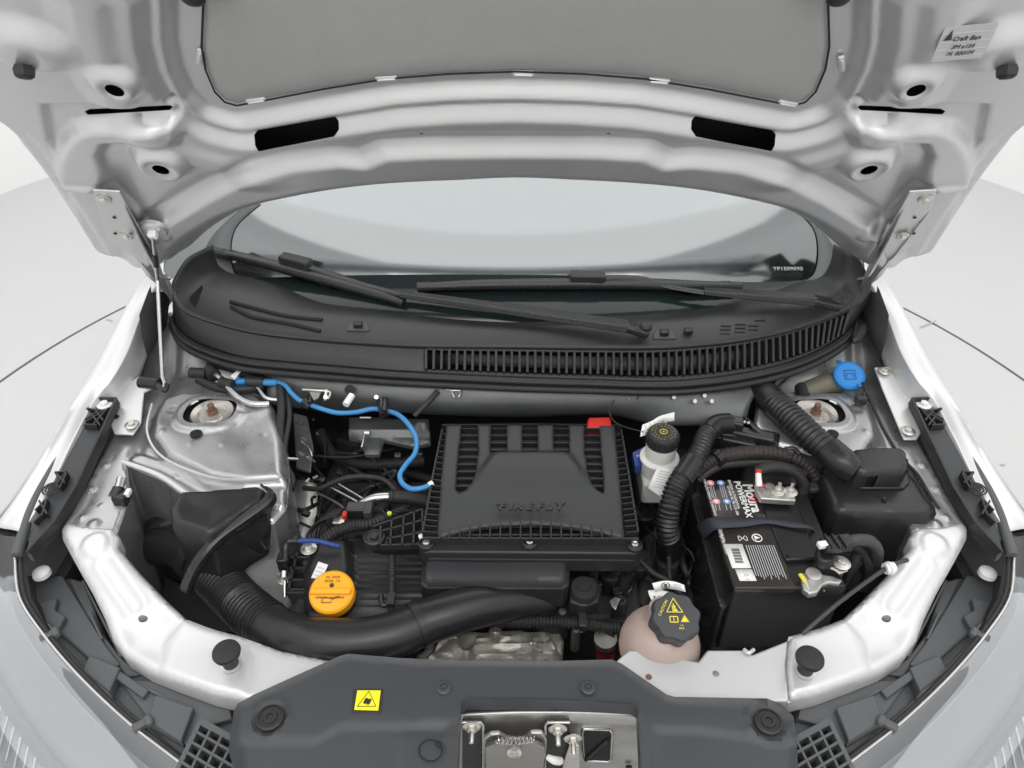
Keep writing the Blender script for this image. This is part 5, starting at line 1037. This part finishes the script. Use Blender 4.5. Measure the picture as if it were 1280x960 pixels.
# ------------------------------------------------------------------ coolant tank
ct = thing('coolant_tank', 'pinkish coolant tank under a lobed black cap with yellow warning print', 'coolant tank', P(825, 810, .76))
cc_ = P(824, 806, .765)
V, F = lathegeo([(.001, -.06)] + [(.060 * math.cos(t), .058 * math.sin(t)) for t in np.linspace(-1.1, 1.05, 16)] + [(.028, .058), (.026, .075)], cc_, (.05, .12, 1), 40)
mesh('tank_shell', V, F, M['coolant'], ct, ang=60)
tube('moulding_seam', [cc_ + np.array([.0605 * math.cos(t) * math.cos(-.4), .058 * math.sin(t) * 1 * .5 - .02, .058 * math.sin(t)]) for t in np.linspace(.2, 2.9, 14)], .0018, M['coolant'], ct, 6)
kc = P(845, 771, .850); ka = np.array([.05, -.30, 1.0]); ka /= np.linalg.norm(ka); kx = X1 - ka * (X1 @ ka); kx /= np.linalg.norm(kx); ky = np.cross(ka, kx)
kcap = lathe('tank_cap', [(.034, -.024), (.035, -.004), (.0345, .0), (.032, .003), (.001, .004)], kc, M['plastic_grey'], ct, axis=ka, seg=96, lobes=(8, .055))
def KT(x, y, o=.0042): return kc + kx * x + ky * y + ka * o
def tri_(name, c, s_, m_, fill=False):
    v = [KT(c[0] - s_, c[1] - s_ * .75), KT(c[0] + s_, c[1] - s_ * .75), KT(c[0], c[1] + s_)]
    if fill: mesh(name, v, [(0, 1, 2)], M[m_], kcap, solid=.0003)
    else: join(name, [bargeo(v[i], v[(i + 1) % 3], .0011, .0004, ka) for i in range(3)], M[m_], kcap)
tri_('hazard_triangle', (-.002, .014), .0115, 'yellow_print'); tri_('caution_triangle', (.011, -.004), .0062, 'yellow_print', True)
join('hand_symbol', [bargeo(KT(-.002 + .0018 * k, .008), KT(-.003 + .0018 * k, .018 - abs(k) * .003), .0013, .0004, ka) for k in (-1, 0, 1)] + [bargeo(KT(-.005, .008), KT(.002, .008), .003, .0004, ka)], M['yellow_print'], kcap)
bk_ = [KT(-.010, -.001), KT(.001, -.001), KT(.001, -.009), KT(-.010, -.009)]
join('book_symbol', [bargeo(bk_[i], bk_[(i + 1) % 4], .0013, .0004, ka) for i in range(4)] + [bargeo(KT(-.0045, -.001), KT(-.0045, -.009), .0009, .0004, ka)], M['yellow_print'], kcap)
text('cap_print', 'CAUTION', KT(-.018, .011, .0043), (kx * .5 + ky * .866, ky * .5 - kx * .866, ka), .0058, M['yellow_print'], kcap, .0002)
text('cap_print', '1.4\nBAR', KT(.005, -.0155, .0043), (kx, ky, ka), .0042, M['yellow_print'], kcap, .0002)
hcl = thing('hose_clamp', 'pale metal spring clamp beside the coolant cap', 'clamp', P(822, 747, .82))
tube('clamp_band', [P(812, 742, .825), P(824, 741, .83), P(836, 744, .83)], .0035, M['clip_white'], hcl, 8, sx=1.6); tube('clamp_ear', [P(812, 739, .825), P(816, 749, .825), P(822, 754, .822)], .0028, M['clip_white'], hcl, 8); tube('clamp_ear', [P(820, 752, .822), P(822, 744, .83)], .003, M['clip_white'], hcl, 8)
tg3 = thing('paper_tag', 'white tag with a round black letter wrapped on the hose behind the coolant cap', 'tag', P(836, 735, .84), 'white paper tags')
loft('tag_sheet', [[P(815, 729, .845), P(830, 726, .85), P(843, 727, .85), P(855, 731, .845)], [P(819, 740, .835), P(832, 736, .84), P(844, 737, .84), P(857, 740, .838)]], M['white_label'], tg3, 20, .0006)
text('tag_letter', 'E', P(832, 732, .8475), (X1 * -1, Y1 * -.8 - Z1 * .2, Z1), .009, M['print_dark'], tg3, .0003, bold=.0004)
tube('letter_ring', [P(832 + 5 * math.cos(t), 732 + 3.8 * math.sin(t), .848) for t in np.linspace(0, 2 * math.pi, 18)], .0006, M['print_dark'], tg3, 6, 1)
for k in range(3): mesh('printed_line', *bargeo(P(842, 730 + 2.6 * k, .848 - .002 * k), P(852, 732 + 2.6 * k, .846 - .002 * k), .0011, .0004), M['print_grey'], tg3)
# ------------------------------------------------------------------ hoses, wires, brackets that fill the bay
bh = thing('vacuum_hose', 'bright blue vacuum hose snaking from the left bulkhead to the engine cover', 'hose', P(450, 515, .88))
bp_ = [(346, 478, .90), (356, 481, .90), (364, 491, .895), (374, 500, .89), (386, 505, .89), (402, 511, .885), (422, 516, .88), (446, 515, .88), (466, 511, .88), (480, 513, .88), (497, 518, .875), (511, 531, .87), (520, 548, .865), (519, 566, .86), (508, 580, .858), (500, 593, .855), (503, 604, .853), (514, 611, .853), (528, 610, .855), (538, 606, .858)]
tube('hose_line', [P(*q) for q in bp_], .0045, M['blue_hose'], bh, 14)
tube('blue_plug', [P(328, 478, .90), P(346, 478, .90)], .0068, M['blue_hose'], bh, 12); tube('blue_plug', [P(296, 477, .90), P(309, 477, .90)], .0068, M['blue_cap'], bh, 12)
tube('white_end', [P(536, 607, .857), P(541, 604, .858)], .0056, M['clip_white'], bh, 10)
for (a, b, c, d_) in ((380, 501, 388, 509), (476, 500, 480, 519)):
    tube('hose_clip', [P(a, b, .893), P(c, d_, .886)], .008, M['plastic_gloss'], bh, 10); tube('clip_stalk', [P(c, d_ - 4, .893), P(c + 2, d_ - 20, .895)], .006, M['plastic_gloss'], bh, 8)
ac = thing('coolant_pipe', 'bent silver pipes with black couplings at the left bulkhead corner', 'pipe', P(290, 480, .89))
tube('silver_pipe', [P(258, 467, .905), P(268, 468, .905), P(276, 473, .903), P(283, 481, .90), (P(291, 491, .897)), P(303, 500, .893), P(318, 505, .89), P(336, 505, .885)], .0058, M['steel'], ac, 14)
tube('silver_pipe', [P(310, 470, .90), P(322, 484, .895), P(332, 497, .89), P(346, 500, .885)], .004, M['steel'], ac, 12)
tube('coupling', [P(238, 466, .905), P(258, 467, .905)], [.008, .0115, .0115, .009] if False else .0105, M['rubber'], ac, 14); tube('coupling', [P(262, 462, .906), P(268, 470, .905)], .013, M['rubber'], ac, 14)
tube('coupling', [P(276, 478, .90), P(292, 482, .90)], .011, M['rubber'], ac, 12); tube('coupling', [P(309, 477, .90), P(330, 478, .90)], .0125, M['plastic_gloss'], ac, 14)
tube('rubber_line', [P(248, 474, .895), P(270, 484, .89), P(300, 487, .89), P(330, 482, .89)], .009, M['rubber'], ac, 12)
tube('rubber_line', [P(260, 455, .90), P(286, 461, .90), P(312, 470, .90), P(338, 476, .90)], .006, M['rubber'], ac, 10)
prism('foil_flag', PP([(288, 470), (300, 460), (303, 462), (293, 474)], .912), M['white_label'], ac, .001, bevel=0)
lh = thing('hose_bundle', 'black hoses hanging down beside the left strut tower', 'hoses', P(355, 560, .84))
tube('black_hose', [P(350, 482, .895), P(352, 510, .885), P(350, 545, .87), P(352, 580, .85), P(356, 610, .82), P(350, 640, .78)], .0075, M['rubber'], lh, 12)
tube('black_hose', [P(358, 484, .89), P(362, 520, .88), P(356, 560, .86), P(358, 600, .83)], .005, M['rubber'], lh, 10)
tube('black_hose', [P(344, 560, .85), P(362, 590, .84), P(366, 604, .83), P(358, 624, .80), P(346, 630, .79)], .0055, M['rubber'], lh, 10)
tube('braided_sleeve', [P(350, 610, .82), P(346, 640, .79), P(342, 665, .76)], .014, M['plastic_gloss'], lh, 12, corr=(.006, .0012))
prism('white_tag', PP([(345, 560), (350, 559), (347, 578), (342, 577)], .87), M['white_label'], lh, .002, bevel=0)
bb = thing('side_bracket', 'grey perforated metal bracket on the frame rail behind the left hoses', 'bracket', P(378, 540, .82))
prism('bracket_plate', [P(366, 515, .83), P(384, 520, .83), P(392, 560, .80), (P(388, 590, .78)), P(370, 585, .78)], M['paint_dull_shade'], bb, .006, bevel=.002)
for (a, b) in ((372, 526), (378, 548), (374, 566), (384, 572), (380, 535)): tube('stud', [P(a, b, .83), P(a + 4, b + 2, .832)], .0035, M['zinc'], bb, 8)
tube('small_rod', [P(358, 573, .85), P(372, 574, .84)], .003, M['steel'], bb, 8); tube('bracket_edge', [P(376, 552, .82), P(386, 560, .815), P(390, 570, .81)], .0018, M['steel'], bb, 6)
fr_ = thing('frame_liner', 'smooth grey metal chassis rail rising between left hoses and engine', 'rail', P(370, 700, .65))
loft('rail_face', [[P(368, 600, .74), P(358, 660, .70), P(338, 740, .66), P(320, 790, .63)], [P(384, 600, .75), P(380, 650, .71), P(366, 720, .67), P(344, 790, .63)], [P(398, 605, .74), P(396, 655, .70), P(392, 700, .66), P(380, 790, .60)]], M['alu'], fr_, 30, .004, sub=6)
mesh('seam_line', *tubegeo([P(352, 640, .735), P(338, 700, .70), P(326, 750, .67)], .0018, 6, 4), M['steel'], fr_)
pl = thing('plenum_clip', 'silver metal clips and brackets on the bulkhead above the blue hose', 'clip', P(400, 490, .9))
prism('clip_plate', PP([(386, 489), (402, 488), (398, 497), (392, 500)], .905), M['zinc_dark'], pl, .003, bevel=.0005)
tube('clip_wire', [P(378, 487, .905), P(394, 488, .907), P(412, 490, .905), P(410, 499, .90)], .0022, M['zinc'], pl, 8)
tube('clip_stud', [P(408, 488, .905), P(406, 500, .90)], .0035, M['zinc'], pl, 8); tube('clip_stud', [P(440, 494, .905), P(432, 506, .90)], .0065, M['clip_white'], pl, 10)
for (a, b, a2, b2) in ((556, 487, 576, 489), (775, 489, 800, 491)):
    tube('clip_wire', [P(a, b, .905), P((a + a2) / 2, b + 1, .907), P(a2, b2, .905), P(a2 - 3, b2 + 8, .90)], .0022, M['zinc'], pl, 8); tube('clip_wire', [P(a + 8, b + 1, .907), P(a + 12, b + 10, .90)], .002, M['zinc'], pl, 8)
hb = thing('plenum_strut', 'slim black strut slanting across the grey bulkhead', 'strut', P(532, 500, .9))
tube('strut', [P(547, 489, .905), P(534, 504, .895), P(518, 520, .88)], .005, M['rubber'], hb, 10)
hs_ = thing('heat_shield', 'dark grey pressed heat shield bracket behind the blue hose', 'heat shield', P(490, 545, .83))
shp_ = xy([(436, 520), (536, 522), (538, 552), (516, 556), (480, 548), (474, 566), (456, 566), (450, 548), (436, 545)], .82)
relief('shield', shp_, .006, lambda X, Y, E: .010 * (1 - ss(.004, .012, np.abs(Y - P(480, 541, .82)[1]))) + .014 * (1 - ss(.008, .02, np.hypot(X - P(527, 538, .82)[0], Y - P(527, 538, .82)[1]))), flat(.82), M['paint_dull_shade'], hs_, thick=.008, edge=.004)
tube('shield_pin', [P(456, 541, .835), P(462, 541, .835)], .006, M['zinc'], hs_, 8); tube('shield_pin', [P(456, 543, .835), P(452, 560, .83)], .0032, M['steel'], hs_, 8); tube('shield_pin', [P(450, 522, .83), P(464, 522, .83)], .0025, M['zinc'], hs_, 8)
ch = thing('rubber_hose', 'thin black rubber hose arching behind the valve cover', 'hose', P(440, 598, .8))
tube('hose_line', [P(380, 610, .78), P(398, 611, .79), P(415, 604, .80), P(435, 597, .81), P(462, 596, .81), P(482, 601, .80), P(496, 615, .79)], .0048, M['rubber'], ch, 12)
tube('hose_line', [P(494, 560, .76), P(440, 571, .76), P(392, 570, .76)], .003, M['rubber'], ch, 8)
hp2 = thing('heater_pipe', 'short shiny silver pipe with black clamp left of the engine cover', 'pipe', P(470, 625, .8))
tube('silver_pipe', [P(448, 633, .79), P(460, 626, .80), P(472, 622, .805), P(486, 621, .805)], .0088, M['steel'], hp2, 16)
tube('clamp_ring', [P(487, 621, .805), P(492, 621, .805)], .0115, M['rubber'], hp2, 16); tube('rubber_end', [P(492, 621, .803), P(510, 622, .80), P(536, 628, .79)], .012, M['rubber'], hp2, 16)
for (a, b, c, d_) in ((409, 607, 452, 630), (418, 602, 458, 626)):
    tube('thin_pipe', [P(a, b, .77), P(c, d_, .77)], .0026, M['steel'], hp2, 8)
tube('thin_pipe', [P(396, 616, .75), P(420, 628, .75), P(436, 640, .75)], .0025, M['zinc_dark'], hp2, 8)
cn = thing('wiring_plug', 'black wiring connector with red lock left of the engine cover', 'connector', P(445, 640, .8))
box('plug_body', P(446, 638, .805), (.034, .022, .024), M['plastic_gloss'], cn, bevel=.003); box('plug_cap', P(461, 640, .805), (.014, .026, .026), M['plastic_grey'], cn, bevel=.002)
box('red_lock', P(431, 644, .812), (.007, .012, .010), M['red'], cn, bevel=.001); box('foil_shield', P(424, 650, .79), (.02, .018, .004), M['zinc'], cn, bevel=.001)
for k in range(5): tube('wire', [P(430 - 2 * k, 636 + 2 * k, .80), P(414 - 4 * k, 640 + 3 * k, .79), P(405 - 5 * k, 655 + 3 * k, .77), P(400 - 4 * k, 675, .76)], .0022, M[('rubber', 'rubber', 'print_dark', 'rubber', 'rubber')[k]], cn, 6)
tube('ribbed_loom', [P(404, 676, .78), P(420, 665, .79), P(440, 658, .795), P(462, 655, .795), P(480, 648, .79)], .0105, M['rubber'], cn, 14, corr=(.0055, .0010))
lathe('lime_dot', [(.004, 0), (.004, .004), (.001, .005)], P(487, 643, .81), M['lime'], cn, seg=10)
for k in range(4): tube('wire', [P(478 + 6 * k, 638, .80), P(486 + 6 * k, 646 - 3 * k, .80), P(500 + 6 * k, 640, .79)], .002, M['brown_wrap'], cn, 6)
sn = thing('sensor_plug', 'black angled sensor plug with a dark blue sleeve beside the oil cap', 'connector', P(356, 700, .78))
tube('elbow_tube', [P(357, 700, .785), P(357, 684, .80), P(360, 677, .803), P(372, 676, .803)], .0058, M['plastic_gloss'], sn, 12)
tube('blue_sleeve', [P(372, 676, .803), P(395, 676, .803), P(412, 680, .80), P(424, 683, .795)], .0042, M['blue_dark'], sn, 10); box('plug_body', P(355, 702, .775), (.017, .022, .03), M['plastic_gloss'], sn, bevel=.002); box('plug_latch', P(370, 673, .806), (.010, .010, .010), M['plastic'], sn, bevel=.002)
tube('silver_pin', [P(355, 714, .765), P(355, 722, .76)], .006, M['steel'], sn, 10); tube('silver_pin', [P(356, 726, .755), P(356, 746, .74)], .0035, M['steel'], sn, 8)
vh = thing('ribbed_conduit', 'thin vertical ribbed black conduit clipped to the valve cover', 'conduit', P(490, 730, .79))
tube('conduit', [P(490, 690, .80), P(490, 720, .80), P(489, 765, .785)], .0052, M['rubber'], vh, 12, corr=(.0048, .0009)); box('conduit_clip', P(489, 750, .795), (.012, .022, .012), M['plastic'], vh, bevel=.001)
tube('clip_arm', [P(476, 744, .79), P(478, 756, .79), P(486, 755, .79)], .0045, M['plastic_gloss'], vh, 8)
hh = thing('cross_conduit', 'horizontal ribbed black conduit above the cast metal housing', 'conduit', P(700, 778, .75))
tube('conduit', [P(600, 776, .75), P(650, 777, .75), P(700, 778, .75), P(745, 782, .75), P(790, 787, .745)], .0088, M['rubber'], hh, 14, corr=(.0055, .0013))
box('conduit_clamp', P(728, 776, .757), (.013, .030, .016), M['plastic'], hh, bevel=.002); lathe('clamp_screw', [(.006, 0), (.006, .004), (.001, .006)], P(703, 766, .76), M['plastic_grey'], hh, seg=12)
rh_ = thing('coolant_hose', 'dark red brown coolant hose with metal clamp left of the pink tank', 'hose', P(757, 805, .72))
tube('hose_line', [P(757, 798, .735), P(757, 812, .70), P(757, 840, .66)], .016, M['red_brown'], rh_, 16); tube('hose_clamp_band', [P(757, 797, .738), P(757, 802, .725)], .018, M['zinc_dark'], rh_, 18); tube('hose_line', [P(757, 795, .735), P(765, 785, .73), P(780, 782, .72)], .014, M['rubber'], rh_, 14)
rdp = thing('red_cap', 'bright red plastic cap behind the engine cover', 'cap', P(749, 528, .86))
prism('cap_body', [P(735, 521, .868), P(763, 520, .868), P(766, 536, .86), P(733, 536, .86)], M['red'], rdp, .03, bevel=.004)
tube('silver_mark', [P(655, 533, .858), P(672, 534, .858)], .0018, M['steel'], rdp, 6) if False else None
# right hand harness
ca = thing('ribbed_hose', 'ribbed black wiring conduit curving down beside the brake reservoir', 'conduit', P(850, 610, .86))
tube('conduit', [P(914, 530, .90), P(898, 531, .905), P(884, 542, .905), P(876, 560, .90), P(866, 580, .89), P(854, 596, .88)], .0155, M['hose'], ca, 18, corr=(.0068, .0013))
tube('smooth_joint', [P(868, 575, .893), P(852, 598, .88)], .0185, M['hose'], ca, 18)
tube('conduit', [P(853, 596, .88), P(844, 612, .87), P(837, 635, .85), P(834, 660, .82), P(836, 672, .80)], .0175, M['hose'], ca, 18, corr=(.0068, .0014))
tube('conduit_end', [P(835, 668, .80), P(836, 690, .74)], .021, M['battery_case'], ca, 16); tube('thin_tail', [P(836, 690, .76), P(837, 730, .74)], .005, M['rubber'], ca, 8, corr=(.005, .0008))
tube('taped_bend', [P(886, 540, .905), P(896, 531, .907), P(912, 529, .905)], .018, M['battery_case'], ca, 14)
em = thing('control_plug_stack', 'stack of black control unit plugs and levers left of the ribbed duct', 'connector', P(935, 545, .88))
for (a, b, z, sx, sy, sz) in ((918, 532, .90, .03, .022, .03), (940, 548, .885, .075, .022, .03), (922, 556, .875, .06, .02, .03), (958, 552, .87, .04, .03, .03), (900, 548, .87, .04, .03, .03)):
    box('plug_body', P(a, b, z), (sx, sy, sz), M['plastic_gloss'], em, axes=((.94, -.34, 0), (.34, .94, 0), (0, 0, 1)), bevel=.004)
tube('plug_lever', [P(930, 521, .905), P(944, 534, .90), P(962, 548, .89), P(971, 556, .885), P(962, 560, .885)], .0038, M['plastic_gloss'], em, 8)
tube('plug_lever', [P(938, 530, .906), P(950, 541, .90), P(966, 550, .895)], .0022, M['plastic_grey'], em, 8); tube('plug_lever', [P(902, 543, .89), P(920, 545, .89), P(934, 551, .885), P(950, 552, .885)], .0022, M['plastic_grey'], em, 8)
for k in range(3): tube('light_pin', [P(924 + k * 5, 527 + k, .912), P(927 + k * 5, 526 + k, .913)], .0022, M['print_grey'], em, 6)
bw = thing('wrapped_cable', 'thick brown wrapped cable bundle running behind the battery', 'cable', P(950, 573, .87))
tube('cable_line', [P(868, 592, .85), P(884, 578, .865), P(902, 570, .875), P(930, 566, .88), P(960, 566, .88), P(988, 571, .875), P(1008, 582, .86), P(1020, 598, .84)], .0125, M['brown_wrap'], bw, 16, corr=(.008, .0006))
tube('cable_line', [P(872, 600, .84), P(900, 582, .86), P(940, 578, .865), P(980, 580, .865), P(1006, 592, .85)], .008, M['rubber'], bw, 12)
for (a, b, c, d_) in ((893, 575, 899, 570), (986, 571, 993, 573)): tube('cable_band', [P(a, b, .874), P(c, d_, .876)], .016, M['plastic_gloss'], bw, 14)
tube('band_clip', [P(982, 562, .885), P(992, 561, .888), P(999, 568, .885)], .0045, M['plastic_gloss'], bw, 8)
cl2 = thing('battery_cable', 'thick black battery cable looping behind the red tipped clamp', 'cable', P(985, 590, .86))
tube('cable_line', [P(946, 590, .875), P(962, 584, .885), P(980, 585, .882), P(996, 592, .87), P(1004, 606, .85), P(1000, 620, .83)], .0095, M['rubber'], cl2, 14)
tube('cable_line', [P(940, 640, .70), P(1010, 650, .70)], .01, M['rubber'], cl2, 8)
# left apron plug
ap = thing('apron_sensor', 'small silver cylinder with black plug on the left inner wing', 'sensor', P(152, 612, .86))
tube('silver_body', [P(152, 598, .868), P(149, 610, .862)], .0075, M['steel'], ap, 14); tube('plug_body', [P(148, 610, .862), P(142, 622, .855)], .0088, M['plastic_gloss'], ap, 12); box('plug_block', P(152, 622, .85), (.022, .024, .022), M['plastic_gloss'], ap, bevel=.003); box('plug_tab', P(160, 616, .858), (.008, .014, .008), M['clip_white'], ap, bevel=.001)
# dark shapes deep in the bay
for nm, lab, pts_, r_, m_, cr_ in (
    ('lower_hose', 'black hose deep in the bay right of the engine cover', [(800, 600, .72), (806, 640, .70), (815, 700, .68), (800, 760, .66)], .016, 'bay_dark', None),
    ('bay_loom', 'ribbed black loom deep between the engine cover and battery tray', [(870, 560, .74), (860, 640, .70), (850, 700, .68), (812, 720, .68)], .010, 'rubber', (.006, .001)),
    ('gear_cable', 'thin dark cable below the engine cover right corner', [(790, 690, .76), (815, 715, .75), (840, 730, .74), (870, 770, .70)], .005, 'rubber', None),
    ('lower_pipe', 'dull metal pipe deep behind the valve cover', [(400, 640, .66), (440, 600, .66), (500, 590, .66), (540, 600, .66)], .010, 'bay_dark', None),
    ('bulkhead_hose', 'dark heater hose under the bulkhead behind the blue hose', [(400, 540, .74), (420, 570, .72), (470, 580, .72), (530, 575, .72)], .012, 'bay_dark', None)):
    t = thing(nm, lab, 'hose', P(*pts_[0])); tube('tube_run', [P(*q) for q in pts_], r_, M[m_], t, 12, corr=cr_)
for (a, b, z, s_) in ((420, 690, .70, .05), (400, 560, .66, .07), (440, 560, .66, .06), (470, 640, .70, .05), (800, 660, .66, .06), (770, 715, .68, .05), (845, 780, .62, .05)):
    box('engine_lump', P(a, b, z), (s_, s_ * .8, s_), M['bay_dark'], eng, axes=frame((.1, .2, 1), (.3, 1, 0)), bevel=.008)

# loose wiring and small clips in the left centre of the bay, each loom a thing of its own
wl = thing('wiring_loom', 'tangle of thin dark wires and clips between left hoses and engine cover', 'wires', P(440, 660, .76))
r2_ = np.random.RandomState(11)
for k in range(26):
    a = (r2_.uniform(385, 520), r2_.uniform(560, 680)); b = (a[0] + r2_.uniform(-50, 50), a[1] + r2_.uniform(-35, 35)); z = r2_.uniform(.70, .775)
    m1 = ((a[0] + b[0]) / 2 + r2_.uniform(-18, 18), (a[1] + b[1]) / 2 + r2_.uniform(-18, 18))
    tube('wire', [P(*a, z), P(*m1, z + .02), P(*b, z - .01)], r2_.choice([.0018, .0025, .004]), M[r2_.choice(['rubber', 'plastic_gloss', 'rubber', 'brown_wrap', 'plastic_grey'])], wl, 7, 6)
for k in range(16):
    a = (r2_.uniform(372, 530), r2_.uniform(545, 690)); z = r2_.uniform(.70, .77)
    box('wire_clip', P(*a, z), (r2_.uniform(.008, .022), r2_.uniform(.006, .014), r2_.uniform(.006, .014)), M[r2_.choice(['plastic_gloss', 'plastic', 'zinc_dark', 'bay_dark', 'plastic'])], wl, axes=frame((r2_.uniform(-1, 1), r2_.uniform(-1, 1), 1.5), (0, 1, 0)), bevel=.0015)
for k in range(7):
    a = (r2_.uniform(376, 400), r2_.uniform(520, 600)); tube('small_stud', [P(*a, .80), P(a[0] + r2_.uniform(-7, 7), a[1] + r2_.uniform(-5, 7), .80)], .0025, M[('zinc', 'zinc_dark')[k % 2]], wl, 6)
wr = thing('wiring_loom', 'dark wires and couplings low between the brake reservoir and coolant tank', 'wires', P(800, 680, .74))
for k in range(20):
    a = (r2_.uniform(790, 868), r2_.uniform(600, 740)); b = (a[0] + r2_.uniform(-25, 25), a[1] + r2_.uniform(-45, 45)); z = r2_.uniform(.68, .75)
    tube('wire', [P(*a, z), P((a[0] + b[0]) / 2 + r2_.uniform(-10, 10), (a[1] + b[1]) / 2, z + .015), P(*b, z - .01)], r2_.choice([.002, .004, .007]), M[r2_.choice(['rubber', 'plastic_gloss', 'plastic'])], wr, 8, 6)
for k in range(9):
    a = (r2_.uniform(735, 800), r2_.uniform(700, 790)); z = r2_.uniform(.70, .75)
    box('wire_clip', P(*a, z), (r2_.uniform(.01, .022), r2_.uniform(.008, .016), r2_.uniform(.01, .02)), M[r2_.choice(['plastic_gloss', 'plastic', 'zinc_dark', 'plastic'])], wr, axes=frame((r2_.uniform(-.6, .6), r2_.uniform(-.6, .6), 1.5), (0, 1, 0)), bevel=.0015)
